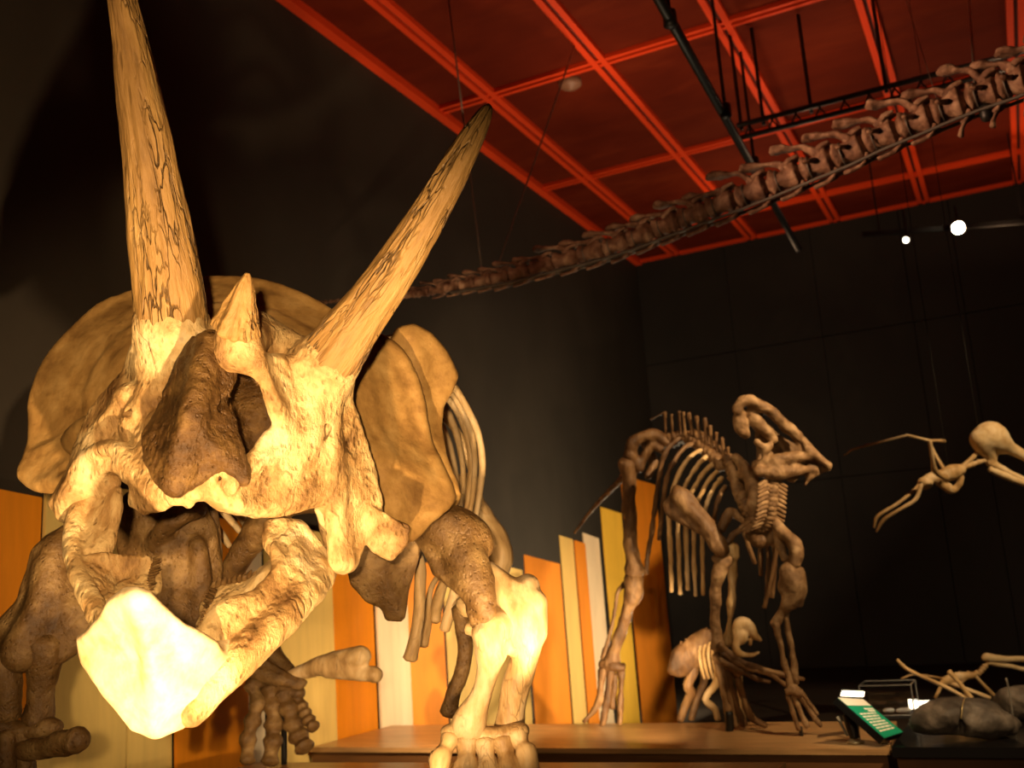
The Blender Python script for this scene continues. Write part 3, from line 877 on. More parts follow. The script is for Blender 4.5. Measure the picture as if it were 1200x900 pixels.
# --- rib cage
ribs = [
    [(415, 420, 5.1), (440, 402, 5.05), (466, 396, 5.0), (500, 412, 5.0), (524, 442, 5.0), (546, 476, 5.0), (561, 512, 5.0), (565, 548, 4.98), (560, 592, 4.95), (552, 630, 4.9), (538, 680, 4.85), (521, 738, 4.8)],
    [(415, 425, 5.25), (440, 408, 5.2), (466, 402, 5.2), (500, 420, 5.2), (526, 455, 5.2), (547, 492, 5.2), (556, 532, 5.18), (555, 572, 5.12), (548, 612, 5.05), (530, 680, 4.95)],
    [(420, 430, 5.4), (445, 416, 5.35), (470, 412, 5.35), (495, 425, 5.35), (517, 455, 5.35), (536, 482, 5.35), (548, 512, 5.32), (552, 552, 5.28), (546, 602, 5.2), (534, 640, 5.1), (514, 700, 5.0), (510, 728, 4.95)],
    [(430, 440, 5.5), (455, 428, 5.5), (485, 434, 5.5), (511, 462, 5.5), (529, 492, 5.48), (540, 530, 5.44), (543, 566, 5.4), (538, 606, 5.3)],
    [(440, 455, 5.6), (470, 445, 5.6), (495, 462, 5.6), (513, 490, 5.58), (526, 522, 5.54), (534, 562, 5.48), (536, 602, 5.4), (522, 660, 5.2), (505, 690, 5.05), (500, 730, 4.95), (496, 756, 4.9)],
    [(450, 470, 5.7), (480, 466, 5.7), (502, 485, 5.7), (513, 512, 5.66), (520, 545, 5.6), (527, 582, 5.5), (526, 620, 5.4)],
    [(460, 490, 5.8), (500, 478, 5.8), (535, 505, 5.8), (552, 548, 5.8), (563, 585, 5.8), (574, 612, 5.78), (580, 640, 5.7)]]
for i, r in enumerate(ribs):
    n_ = len(r)
    wid = [3.1 + 1.4 * math.sin(math.pi * min(1, k / (n_ - 1) * 1.2)) for k in range(n_)]
    if r[-1][1] > 700: wid[-1] = wid[-2] = 6.5
    tube_part('rib', r, wid, FIBRE, tri, 10, 5, .12)
tube_part('rib', [(486, 640, 4.7), (492, 665, 4.66), (492, 700, 4.64), (488, 740, 4.62), (481, 772, 4.6)], [6, 7, 7, 7, 9], FIBRE, tri, 12, 5, .12, label='longest rib end hanging by itself')
for pts in ([(252, 590, 4.9), (266, 604, 4.88), (281, 623, 4.86)], [(252, 615, 4.95), (262, 630, 4.93), (269, 640, 4.9)], [(262, 588, 5.0), (280, 604, 5.0), (290, 618, 5.0)]):
    tube_part('rib', pts, [4, 4.5, 3.5], PALEBONE, tri, 8, 4, .1)
tube_part('hip_bone', [(540, 560, 5.9), (560, 596, 5.85), (577, 625, 5.8), (587, 650, 5.75), (586, 676, 5.72)], [10, 12, 15, 15, 10], FIBRE, tri, 14, 5, .15)
for k in range(9):                                   # backbone, mostly hidden by the frill
    t = k / 8
    x, y, d = 395 + 75 * t, 432 + 60 * t * t, 4.85 + 1.05 * t
    S = Soft(.014)
    S.lump(P(x, y, d), (.075, .06, .075), None, .03)
    S.tube([P(x, y, d), P(x, y, d) + (0, 0, .15)], [.035, .03], .03)
    soft_part('vertebra', S, FIBRE, tri, None)

# --- hind foot behind the jaw
S = Soft(.009)
S.tube(Q((286, 778, 5.962), (312, 790, 5.940), (350, 803, 5.906)), [.035, .05, .02], .02)
S.fan(Q((284, 768, 5.962), (310, 775, 5.940), (335, 790, 5.929), (357, 800, 5.906), (352, 806, 5.906), (318, 798, 5.917), (288, 788, 5.940)), .016, None, .015)
shelf = S
S = Soft(.009)
S.tube(Q((338, 792, 5.962), (362, 785, 5.929), (385, 778, 5.884), (410, 772, 5.850), (424, 768, 5.827)), [.025, .05, .06, .065, .05], .03)
S.tube(Q((385, 785, 5.872), (412, 788, 5.827), (438, 791, 5.794)), [.045, .045, .045], .03)
S.lump(P(422, 768, 5.816), (.045, .05, .05), None, .03)
S.lump(P(440, 791, 5.782), (.04, .045, .045), None, .02)
soft_part('ankle_bone', shelf, BROWN, tri, (.005, 14., .002, 40.))
soft_part('lower_leg_bone', S, FIBRE, tri, (.006, 12., .002, 40.), 'leg bone stretched out sideways with two end knobs')
tube_part('lower_leg_bone', [(300, 735, 6.131), (312, 758, 6.075), (325, 778, 6.030), (336, 795, 5.996)], [17, 14, 13, 15], BROWN, tri, 14, 5, .15)
S = Soft(.009)
for x, y in ((297, 800), (316, 804), (334, 808), (348, 812)):
    S.lump(P(x, y, 6.008), (.05, .05, .04), None, .03)
foot = soft_part('hind_foot', S, BROWN, tri, (.006, 14., .002, 40.))
toes = [[(295, 802), (302, 824), (296, 845), (291, 866), (290, 892)], [(316, 806), (320, 828), (321, 850), (320, 868), (316, 893)], [(333, 812), (339, 830), (344, 848), (350, 862), (357, 876)], [(348, 816), (354, 828), (358, 836), (362, 844), (367, 852)]]
for t, r in zip(toes, (10, 11, 12.5, 8)):
    pts = []; rr = []
    for k in range(len(t) - 1):
        for s_ in (0, .5):
            pts.append((t[k][0] * (1 - s_) + t[k + 1][0] * s_, t[k][1] * (1 - s_) + t[k + 1][1] * s_, (5.33 - .03 * (k + s_)) * 1.125))
            rr.append(r * (1.08 if s_ == 0 else .74))
    pts.append((*t[-1], 5.850)); rr.append(r * 1.0)
    tube_part('toe', pts, rr, BROWN, foot, 12, 4, .12)
tube_part('support_post', [(333, 800, 6.098), (333, 850, 6.098), (333, 915, 6.098)], [3.5, 3.5, 3.5], STEEL, tri, rough=0, label='black steel post')
# ---------------------------------------------------------------- the crested skeleton on the long platform
had = thing('hadrosaur_skeleton', 'dark crested dinosaur skeleton standing on all fours on the long platform', 'skeleton', on_plane(800, 853, 2, .4))


def za(x, y, d): return (660 + x / 3.529, 450 + y / 3.529, d)
def zb(x, y, d): return (660 + x / 3.529, 650 + y / 3.529, d)


def hb(name, pts, r, mat=None, seg=11, sub=6, rough=.42, label=None, squash=1., parent=None):
    return tube_part(name, pts, r, mat or DARKBONE, parent or had, seg, sub, rough, 17., label, squash)


# skull
S = Soft(.011)
top = [(864, 477), (868, 470), (878, 468), (895, 474), (913, 489), (930, 505), (946, 521), (960, 533), (970, 542)]
D0 = 7.15
for sgn in (-1, 1):                                   # two nasal bars that meet in the crest
    S.tube(Q(*[(x, y + 3, D0 + sgn * .045) for x, y in top]), [.03, .038, .042, .045, .043, .04, .036, .034, .028], .02)
S.tube(Q((867, 476, D0), (866, 490, D0), (869, 502, D0), (874, 509, D0)), [.04, .045, .045, .03], .02)
S.tube(Q((880, 480, D0), (888, 495, D0), (900, 505, D0), (905, 514, D0)), [.04, .05, .045, .035], .03)
S.strip(Q((886, 484, D0 + .06), (905, 503, D0 + .07), (925, 520, D0 + .06), (950, 537, D0 + .05)), Q((890, 545, D0 + .07), (905, 550, D0 + .08), (930, 548, D0 + .07), (952, 545, D0 + .05)), .02, .02)
S.tube(Q((887, 518, D0 - .05), (897, 530, D0 - .06), (889, 545, D0 - .05)), [.022, .024, .022], .015)
S.tube(Q((902, 522, D0 - .05), (895, 533, D0 - .06), (900, 545, D0 - .05)), [.022, .024, .022], .015)
S.tube(Q((888, 546, D0), (910, 540, D0 - .05), (935, 535, D0 - .04), (958, 537, D0), (969, 543, D0)), [.05, .045, .035, .035, .022], .02)
for sgn in (-1, 1):
    S.tube(Q((890, 552, D0 + sgn * .07), (910, 553, D0 + sgn * .06), (932, 552, D0 + sgn * .05), (955, 549, D0)), [.045, .05, .045, .03], .02)
S.fan(Q((918, 556, D0), (930, 562, D0), (943, 566, D0), (952, 556, D0), (969, 549, D0), (955, 546, D0), (935, 550, D0)), .03, None, .02)
S.cut('lump', P(938, 521, D0), (.05, .3, .028), ROT.T, k=.02)
soft_part('skull', S, GREYBONE, had, (.014, 11., .007, 28.), 'skull with swept back crest')

# neck: a column of vertebrae with short spines
neck = [(852, 540, 7.6), (862, 566, 7.5), (872, 592, 7.4), (882, 612, 7.3), (892, 616, 7.2), (899, 606, 7.15), (902, 592, 7.12), (903, 576, 7.12), (904, 562, 7.13)]
nk = catmull(neck, 3)
for i, q in enumerate(nk):
    p = P(*q)
    S = MB()
    S.tube([p + (0, 0, -.03), p + (.01, 0, 0), p + (0, 0, .03)], [.05, .042, .05], 8, 2, .9, None, .2)
    if i > 8:
        S.tube([p, P(q[0] + 9, q[1] + 4, q[2]), P(q[0] + 18, q[1] + 9, q[2])], [.025, .02, .012], 6, 2)
        S.tube([p, P(q[0] - 9, q[1] + 3, q[2] - .05), P(q[0] - 15, q[1] + 7, q[2] - .08)], [.025, .018, .012], 6, 2)
    link('neck_vertebra', S.mesh(True), GREYBONE if i > 8 else DARKBONE, had)

# back: vertebrae and tall spines
back = catmull([(766, 522, 8.1), (781, 518, 8.05), (797, 512, 8.0), (812, 512, 7.95), (826, 522, 7.85), (838, 532, 7.75), (850, 545, 7.65)], 3)
for q in back:
    p = P(*q)
    link('back_vertebra', mesh_from(*loft([p + (-.05, -.03, 0), p, p + (.05, .03, 0)], [.05, .04, .05], 8, 2, 1, None, .2)[:2]), DARKBONE, had)
for a, b_, r in (((763, 504), (765, 520), 1.8), ((771, 508), (772, 520), 1.6), ((779, 483), (781, 519), 2.2), ((787, 486), (788, 514), 2.2), ((796, 482), (798, 510), 2.3), ((801, 483), (803, 510), 2),
                 ((807, 484), (812, 510), 2.4), ((816, 488), (821, 515), 2.4), ((826, 490), (828, 523), 2.6), ((832, 499), (835, 530), 2.4), ((839, 507), (841, 536), 2.4), ((846, 513), (849, 544), 2.4), ((853, 524), (855, 550), 2.2)):
    d = 8.1 - (a[0] - 763) / 90 * .45
    hb('neural_spine', [(*a, d), ((a[0] + b_[0]) / 2, (a[1] + b_[1]) / 2, d), (*b_, d)], [r, r * .85, r], seg=7)
hb('neural_spine', [(762, 492, 8.12), (768, 489, 8.11), (777, 484, 8.08)], [.9, .9, .9], seg=6)

# hips and tail
S = Soft(.013)
S.tube(Q((738, 532, 8.05), (742, 518, 8.05), (755, 511, 8.05), (770, 511, 8.05), (781, 520, 8.0)), [.05, .05, .045, .045, .035], .03)
S.tube(Q((752, 545, 8.05), (758, 530, 8.05), (766, 522, 8.05), (776, 528, 8.0)), [.035, .03, .03, .03], .02)
S.tube(Q((757, 520, 8.2), (765, 540, 8.15), (760, 556, 8.1)), [.04, .035, .03], .02)
S.tube(Q((738, 535, 8.05), (748, 548, 8.05)), [.05, .045], .03)
soft_part('hip_bone', S, DARKBONE, had, (.014, 10., .006, 26.))
tl = catmull([(735, 556, 8.3), (725, 565, 8.45), (705, 585, 8.8), (690, 602, 9.1), (676, 621, 9.3)], 6)
mb = MB()
for i, q in enumerate(tl):
    p = P(*q); w_ = R(3.6 - 2.2 * i / len(tl), q[2])
    mb.tube([p + (.035, -.03, .02), p, p + (-.035, .03, -.02)], [w_ * 1.15, w_ * .85, w_ * 1.15], 7, 2)
link('tail', mb.mesh(True), DARKBONE, had, 'thin dark tail')
tp = P(728, 563, 8.45)

# hind leg
S = Soft(.011)
S.tube(Q((735, 546, 8.05), (737, 562, 8.05), (738, 595, 8.05), (738, 630, 8.02), (741, 655, 8.0), (743, 668, 7.98)), [.075, .058, .052, .055, .06, .075], .02)
S.lump(P(731, 545, 8.06), (.045, .05, .05), None, .02)
S.tube(Q((735, 588, 8.05), (730, 600, 8.06)), [.03, .02], .02)
soft_part('thigh_bone', S, DARKBONE, had, (.013, 10., .006, 26.))
S = Soft(.011)
S.tube(Q((742, 680, 7.98), (741, 698, 7.98), (733, 722, 8.0), (726, 745, 8.02), (719, 766, 8.03), (717, 778, 8.03)), [.078, .068, .05, .045, .05, .07], .02)
soft_part('shin_bone', S, DARKBONE, had, (.013, 10., .006, 26.))
hb('shin_bone', [(732, 684, 8.05), (724, 694, 8.06), (721, 712, 8.06), (715, 742, 8.06), (707, 772, 8.06)], [3.2, 2.4, 2.2, 2.4, 4])
hf = hb('hind_foot', [(704, 778, 8.05), (712, 780, 8.02), (722, 781, 8.0), (731, 782, 8.0)], [5, 6.5, 6.5, 5])
for t, r in (([(706, 784), (704, 803), (702, 823), (693, 836), (684, 846)], [5.2, 3.6, 4.6, 3.2, 2.6]), ([(716, 785), (713, 805), (711, 823), (708, 838), (706, 850)], [5.5, 4, 5, 4.6, 3.5]),
             ([(728, 786), (728, 806), (727, 825), (727, 838), (726, 849)], [4.6, 3, 4.2, 3.6, 3]), ([(721, 790), (719, 812), (717, 830)], [4, 3.2, 3.6])):
    hb('toe', [(*a, 8.02 - .02 * k) for k, a in enumerate(t)], r, parent=hf)

# ribs on the near flank
ribs = [([(815, 508), (798, 512), (782, 527), (774, 550), (768, 590), (764, 622), (759, 650), (757, 672)], 8.0, 3.0),
        ([(819, 518), (803, 524), (790, 540), (781, 562), (776, 600), (772, 632)], 7.9, 2.8),
        ([(827, 527), (814, 531), (801, 545), (791, 568), (784, 600), (786, 650), (787, 693)], 7.8, 2.8),
        ([(834, 533), (822, 540), (810, 556), (800, 578), (795, 610), (796, 655), (797, 696)], 7.75, 2.8),
        ([(839, 541), (828, 550), (817, 566), (807, 586), (804, 625), (806, 691)], 7.7, 2.8),
        ([(843, 550), (833, 560), (824, 575), (815, 598), (813, 640), (815, 698)], 7.66, 2.6),
        ([(846, 560), (838, 570), (830, 585), (824, 610), (823, 640), (824, 697)], 7.62, 2.6),
        ([(850, 570), (843, 582), (838, 600), (836, 622)], 7.55, 2.6)]
for k, (t, d, r) in enumerate(ribs):
    hb('rib', [(*a, d - .12 * math.sin(math.pi * i / (len(t) - 1))) for i, a in enumerate(t)], [r * 1.25] + [r] * (len(t) - 2) + [r * .9], FIBRE if 2 <= k <= 6 else DARKBONE, seg=8)
for t, d in (([(866, 545), (875, 580), (872, 620), (885, 660)], 7.5), ([(880, 600), (890, 630), (892, 674)], 7.5), ([(890, 610), (900, 640), (899, 697)], 7.45), ([(900, 612), (909, 640), (903, 680), (896, 712)], 7.4), ([(905, 625), (908, 655), (905, 700)], 7.5)):
    hb('rib', [(*a, d) for a in t], 2.6, seg=8)

# shoulder and near forelimb
S = Soft(.011)
S.fan(Q((793, 574, 7.45), (807, 580, 7.42), (820, 596, 7.38), (832, 612, 7.35), (846, 632, 7.3), (850, 646, 7.3), (842, 648, 7.3), (835, 630, 7.32), (818, 620, 7.36), (786, 603, 7.45), (782, 590, 7.47)), .03, P(808, 600, 7.38), .03)
S.tube(Q((795, 582, 7.42), (815, 603, 7.36), (835, 625, 7.32), (846, 646, 7.3)), [.05, .05, .04, .045], .03)
soft_part('upper_arm', S, DARKBONE, had, (.013, 10., .006, 26.))
S = Soft(.011)
S.tube(Q((850, 640, 7.4), (856, 643, 7.38), (861, 650, 7.36)), [.04, .055, .035], .02)
S.tube(Q((857, 648, 7.4), (858, 670, 7.4), (857, 700, 7.4), (855, 730, 7.4), (852, 752, 7.4)), [.045, .032, .028, .03, .045], .02)
soft_part('forearm_bone', S, FIBRE, had, (.013, 10., .006, 26.), 'lighter forearm bone with elbow knob')
S = Soft(.011)
S.tube(Q((838, 655, 7.35), (848, 660, 7.33), (853, 656, 7.33)), [.03, .04, .035], .02)
S.tube(Q((844, 666, 7.35), (841, 680, 7.35), (838, 710, 7.36), (839, 735, 7.36), (842, 756, 7.36)), [.055, .045, .04, .042, .055], .02)
soft_part('forearm_bone', S, GREYBONE, had, (.013, 10., .006, 26.))
fh = hb('forefoot', [(838, 768, 7.4), (846, 772, 7.38), (856, 776, 7.38), (866, 790, 7.38)], [6, 8, 9, 7])
for t, r in (([(840, 776), (845, 800), (851, 825), (855, 848)], [5, 4, 4.2, 4.5]), ([(852, 780), (857, 805), (864, 830), (872, 850)], [5, 4, 4.4, 4.5]), ([(862, 788), (870, 815), (880, 840), (898, 851)], [5, 4, 4.4, 3]), ([(846, 780), (852, 806), (858, 832), (862, 850)], [4, 3.6, 4, 4])):
    hb('toe', [(*a, 7.42) for a in t], r, parent=fh)
hb('foot_pin', [(854, 835, 7.40), (855, 850, 7.40), (855, 857, 7.40)], [5, 5, 5], STEEL, rough=0)
for t, r in (([(842, 756), (862, 772), (888, 783), (915, 790), (942, 796)], [5, 4, 3.5, 3.6, 2.4]), ([(846, 765), (872, 781), (901, 789), (921, 803)], [4, 4, 3.2, 2.6]), ([(843, 772), (868, 786), (886, 795), (902, 799)], [4, 3.4, 3, 2.4])):
    hb('foot_bone', [(*a, 7.3) for a in t], r)

# breast, far shoulder, forelimb stretched forward
S = Soft(.011)
S.tube(Q((862, 536, 7.5), (876, 551, 7.42), (885, 568, 7.36), (884, 590, 7.3), (882, 604, 7.28)), [.035, .05, .045, .05, .035], .03)
S.tube(Q((857, 548, 7.52), (863, 572, 7.46), (868, 592, 7.42), (880, 610, 7.34)), [.028, .028, .026, .026], .02)
S.tube(Q((866, 556, 7.46), (878, 560, 7.4), (880, 575, 7.36)), [.03, .045, .04], .03)
soft_part('shoulder_blade', S, GREYBONE, had, (.013, 10., .006, 26.))
S = Soft(.011)
S.tube(Q((879, 628, 7.25), (890, 633, 7.2), (902, 630, 7.18), (908, 620, 7.16)), [.04, .05, .045, .035], .03)
S.tube(Q((853, 636, 7.36), (862, 624, 7.34), (878, 618, 7.3), (895, 617, 7.24)), [.03, .026, .026, .03], .02)
S.tube(Q((845, 620, 7.4), (855, 600, 7.42), (866, 606, 7.4), (878, 616, 7.3)), [.035, .035, .03, .03], .02)
soft_part('breast_bone', S, DARKBONE, had, (.013, 10., .006, 26.))
S = Soft(.011)
S.tube(Q((905, 610, 7.15), (914, 622, 7.1), (926, 632, 7.05), (933, 645, 7.02), (931, 660, 7.0)), [.035, .045, .05, .055, .05], .03)
S.tube(Q((910, 618, 7.14), (914, 640, 7.1), (920, 655, 7.05)), [.03, .03, .03], .02)
soft_part('shoulder_blade', S, GREYBONE, had, (.013, 10., .006, 26.))
S = Soft(.011)
S.tube(Q((924, 668, 7.0), (930, 682, 6.98), (930, 698, 6.98), (918, 715, 7.0), (909, 730, 7.02)), [.06, .075, .065, .04, .035], .03)
S.tube(Q((918, 668, 7.0), (920, 690, 7.0), (924, 706, 7.0)), [.04, .045, .03], .03)
S.tube(Q((936, 670, 7.0), (940, 690, 7.0), (938, 706, 7.0)), [.04, .045, .03], .03)
soft_part('upper_arm', S, GREYBONE, had, (.013, 10., .006, 26.))
hb('forearm_bone', [(909, 730, 7.0), (913, 748, 6.99), (919, 775, 6.97), (926, 803, 6.96)], [5, 3.6, 3.4, 5], GREYBONE)
hb('forearm_bone', [(920, 716, 7.02), (924, 740, 7.0), (929, 768, 6.98), (933, 800, 6.97)], [4.5, 3.4, 3.4, 5], GREYBONE)
fh = hb('forefoot', [(922, 811, 6.95), (930, 809, 6.94), (939, 812, 6.94)], [5.5, 6.5, 5], GREYBONE)
for t, r in (([(924, 815), (929, 834), (936, 855)], [3.6, 2.8, 3]), ([(930, 815), (937, 832), (946, 852)], [3.8, 3, 3.4]), ([(936, 814), (948, 832), (962, 851)], [3.6, 2.8, 2.6]), ([(939, 812), (948, 824), (958, 837)], [3, 2.4, 2.4])):
    hb('toe', [(*a, 6.95) for a in t], r, GREYBONE, parent=fh)
hb('foot_pin', [(938, 852, 6.95), (939, 860, 6.95), (939, 864, 6.95)], [2.2, 2.2, 2.2], STEEL, rough=0)

# ---------------------------------------------------------------- the small skeleton behind it
sm_ = thing('small_dinosaur_skeleton', 'small squat dinosaur skeleton with open beak, half hidden behind the crested skeleton', 'skeleton', on_plane(825, 849, 2, .4))
DS = 8.02
S = Soft(.011)
S.tube(Q((861, 745, DS), (868, 733, DS), (877, 736, DS), (884, 747, DS), (892, 753, DS)), [.04, .045, .045, .03, .014], .02)
S.tube(Q((863, 750, DS - .03), (862, 762, DS - .03), (868, 769, DS - .02), (880, 771, DS), (889, 768, DS)), [.03, .03, .025, .022, .014], .015)
S.tube(Q((880, 752, DS), (879, 758, DS)), [.016, .016], .01)
S.lump(P(868, 749, DS), (.06, .06, .065), None, .02)
S.cut('lump', P(876, 749, DS - .09), (.022, .04, .022), ROT.T, k=.01)
soft_part('skull', S, FIBRE, sm_, (.006, 14., .002, 40.), 'beaked skull')
S = Soft(.013)
S.fan(Q((789, 788, DS), (793, 768, DS), (807, 757, DS), (825, 746, DS), (836, 745, DS), (833, 765, DS), (820, 776, DS), (808, 787, DS), (796, 791, DS)), .045, P(812, 768, DS - .03), .03)
soft_part('hip_bone', S, DARKBONE, sm_, (.010, 10., .004, 36.))
for k in range(8):
    x = 800 + 6 * k; y = 762 - 3.2 * k if k < 5 else 746 + (k - 5) * 1
    tube_part('back_vertebra', [(x + 2, y + 6, DS), (x, y, DS), (x - 2, y - 7, DS)], [4, 2.6, 1.4], DARKBONE, sm_, 7, 3, .2)
for k in range(6):
    x = 822 + 5 * k
    tube_part('rib', [(x + 2, 750, DS), (x - 2, 766, DS - .08), (x, 784, DS - .1), (x + 4, 798, DS - .06)], [2.2, 2, 2, 1.6], FIBRE if k < 4 else DARKBONE, sm_, 7, 4, .1)
tube_part('hind_leg', [(812, 776, DS), (812, 792, DS - .02), (806, 806, DS - .04), (810, 815, DS - .02), (803, 832, DS), (797, 847, DS - .05)], [7, 6, 6, 6, 5, 4.5], DARKBONE, sm_, 9, 4, .2)
tube_part('hind_leg', [(822, 778, DS + .1), (826, 800, DS + .1), (818, 820, DS + .1), (810, 847, DS + .05)], [5, 4.5, 4.5, 4], DARKBONE, sm_, 9, 4, .2)
tube_part('foreleg', [(843, 790, DS - .05), (838, 806, DS - .05), (827, 822, DS - .05), (838, 834, DS - .05), (842, 847, DS - .08)], [6, 5, 4.5, 4, 4], FIBRE, sm_, 9, 4, .2)
tube_part('foreleg', [(864, 775, DS - .05), (866, 795, DS - .05), (868, 815, DS - .04), (872, 846, DS - .06)], [4.5, 4, 4, 3.5], FIBRE, sm_, 9, 4, .2)
sm_.location.z += .02
tube_part('neck', [(838, 752, DS), (850, 752, DS), (862, 752, DS)], [6, 5.5, 6], DARKBONE, sm_, 9, 4, .3)
# ---------------------------------------------------------------- the long hanging tail
path = [(1262, 62), (1224, 82), (1187, 98), (1152, 110), (1112, 126), (1073, 143), (1032, 160), (995, 178), (957, 194), (920, 210), (881, 226), (845, 240), (811, 253), (780, 265), (750, 277), (721, 287), (692, 296), (662, 304),
        (634, 312), (608, 320), (586, 325), (566, 329), (547, 333), (529, 336), (512, 340), (496, 343), (481, 345), (466, 347), (451, 349), (436, 350), (421, 351), (406, 352), (392, 353), (378, 354), (366, 354)]
tail = thing('sauropod_tail_skeleton', 'long dark red-lit tail skeleton hanging under the ceiling on thin cables', 'skeleton', P(800, 260, 7.2) - (0, 0, .3))
nV = len(path)
dep = [5.75 + (8.3 - 5.75) * ((1262 - x) / (1262 - 366)) ** 1.0 for x, y in path]
ctr = [P(x, y, d) for (x, y), d in zip(path, dep)]
TB = mottled('tail_bone', [(.3, (.06, .026, .014)), (.5, (.19, .095, .055)), (.72, (.42, .27, .17))], scale=11, rough=.55, bump=.9, bscale=18, bdist=.02)
UP = np.array([0, 0, 1.])
rad_px = np.interp([p[0] for p in path], [366, 480, 566, 692, 845, 995, 1112, 1262], [2.0, 5.0, 8, 12, 15, 17, 18, 20])
for i in range(nV):
    c = ctr[i]
    a = ctr[max(i - 1, 0)]; b_ = ctr[min(i + 1, nV - 1)]
    ax = (b_ - a); L_ = np.linalg.norm(ax) / (2 if 0 < i < nV - 1 else 1); ax /= np.linalg.norm(ax)      # towards the tip
    r = R(rad_px[i], dep[i])
    h = L_ * .42
    side = np.cross(ax, UP); side /= np.linalg.norm(side); up = np.cross(side, ax)
    V, F, C = loft([c - ax * h, c - ax * h * .82, c - ax * h * .25, c + ax * h * .3, c + ax * h * .84, c + ax * h], [r * .80, r * .98, r * .76, r * .72, r * .97, r * .76], 18 if i < 20 else 10, 3, 1.0, UP, .22, 13.)
    v = link('vertebra', mesh_from(V, F, True, coords=C), TB, tail)
    if i > 27: continue
    # neural arch and spine: rises, then sweeps back towards the tip
    S = MB()
    g = (1.25 if i < 11 else 1.0) * (1 + .12 * math.sin(i * 2.7))
    S.tube([c + up * r * .6 - ax * h * .5, c + up * r * 1.05 - ax * h * .1, c + up * r * 1.30 * g + ax * h * .5, c + up * r * 1.50 * g + ax * h * 1.2, c + up * r * 1.68 * g + ax * h * 1.9, c + up * r * 1.78 * g + ax * h * 2.5, c + up * r * 1.76 * g + ax * h * 2.8],
           [r * .60, r * .56, r * .40, r * .36, r * .56, r * .62, r * .34], 14, 4, .5, UP, .45, 15.)
    for s_ in (-1, 1):                                 # the little joint prongs on both sides
        S.tube([c + up * r * .7 + side * s_ * r * .3, c + up * r * 1.1 + side * s_ * r * .36 - ax * h * .7, c + up * r * 1.2 + side * s_ * r * .32 - ax * h * 1.3], [r * .28, r * .22, r * .14], 8, 3, 1, UP, .3)
        if i < 9:
            S.tube([c + side * s_ * r * .6 + up * r * .2, c + side * s_ * r * 1.3 + ax * h * .2, c + side * s_ * r * 1.6 + ax * h * .4], [r * .3, r * .24, r * .16], 8, 3, .6, UP, .3)
    link('neural_spine', S.mesh(True), TB, v)
    if i < 24:                                         # chevron under the joint
        S = MB()
        j = c + ax * h * 1.1
        for s_ in (-1, 1):
            S.tube([j - up * r * .85 + side * s_ * r * .35, j - up * r * 1.2 + side * s_ * r * .25 + ax * h * .3, j - up * r * 1.35 + ax * h * .8], [r * .18, r * .16, r * .17], 7, 3, 1, UP, .2)
        if i < 4:
            S.tube([j - up * r * 1.3 + ax * h * .5, j - up * r * 1.75 + ax * h * .9, j - up * r * 2.2 + ax * h * 1.1], [r * .2, r * .2, r * .26], 7, 3, .7, UP, .2)
        else:
            S.tube([j - up * r * 1.3 + ax * h * .3, j - up * r * 1.4 + ax * h * 1.1, j - up * r * 1.4 + ax * h * 1.9], [r * .2, r * .2, r * .24], 7, 3, .7, UP, .2)
        link('chevron', S.mesh(True), TB, v)
    if i < 17:
        S = MB()
        ring = [c + ax * h * .45 + (side * math.cos(t) + up * math.sin(t)) * r * .86 for t in np.linspace(0, 2 * math.pi, 17)]
        S.tube(ring, [r * .055] * 17, 6, 1, 1., None)
        link('steel_band', S.mesh(True), plain('dull_steel', (.10, .085, .07), .5, .4) if i == 0 else bpy.data.materials['dull_steel'], v)
sidev = np.cross(ctr[20] - ctr[3], UP); sidev /= np.linalg.norm(sidev)
for s_ in (-1, 1):
    pts = [ctr[i] - UP * R(rad_px[i], dep[i]) * 1.12 + sidev * s_ * R(rad_px[i], dep[i]) * .4 for i in range(0, 24)]
    V, F, C = loft(pts, .012, 7, 2)
    link('support_rod', mesh_from(V, F, True), bpy.data.materials['dull_steel'], tail, 'thin steel rod under the bones')

WIRE = plain('cable_steel', (.16, .14, .11), .45, .5)


def cable(a, b_, r, lab):
    V, F, C = loft([a, (np.array(a) + np.array(b_)) / 2, b_], [r, r, r], 7, 2)
    link('suspension_cable', mesh_from(V, F, True), WIRE, tail, lab)


cable(ctr[21] + (0, 0, .02), on_plane(525, -6, 2, HC), .008, 'thin cable passing just behind the tip of the slanting brow horn')
cable(ctr[21] + (.1, 0, .02), on_plane(674, 52, 2, HC), .008, 'slanting cable that meets the ceiling beside the smoke detector')
cable(ctr[3] + (-.04, 0, .0), on_plane(1135, -14, 2, HC), .010, 'steel cable holding the thick end of the tail')
cable(ctr[4] + (-.05, 0, .0), on_plane(1060, -6, 2, HC), .003, 'hair-thin cable rising from the thick end of the tail to the ceiling')
wl = P(1144, 124, dep[3])
V, F, C = loft([ctr[3] + (0, 0, -.16), ctr[3] + (0, 0, -.12), ctr[3] + (0, 0, -.08)], [.035, .04, .035], 10, 2)
link('cable_clamp', mesh_from(V, F, True), STEEL, tail)

# ---------------------------------------------------------------- lighting bars under the ceiling
t_ = on_plane(884, 15, 2, HC)


def z_at(px, py, xy):
    r = ROT @ np.array([(px - 600) / FPX, (py - 450) / FPX, 1.])
    k = math.hypot(*xy) / math.hypot(r[0], r[1])
    return EYE[2] + r[2] * k


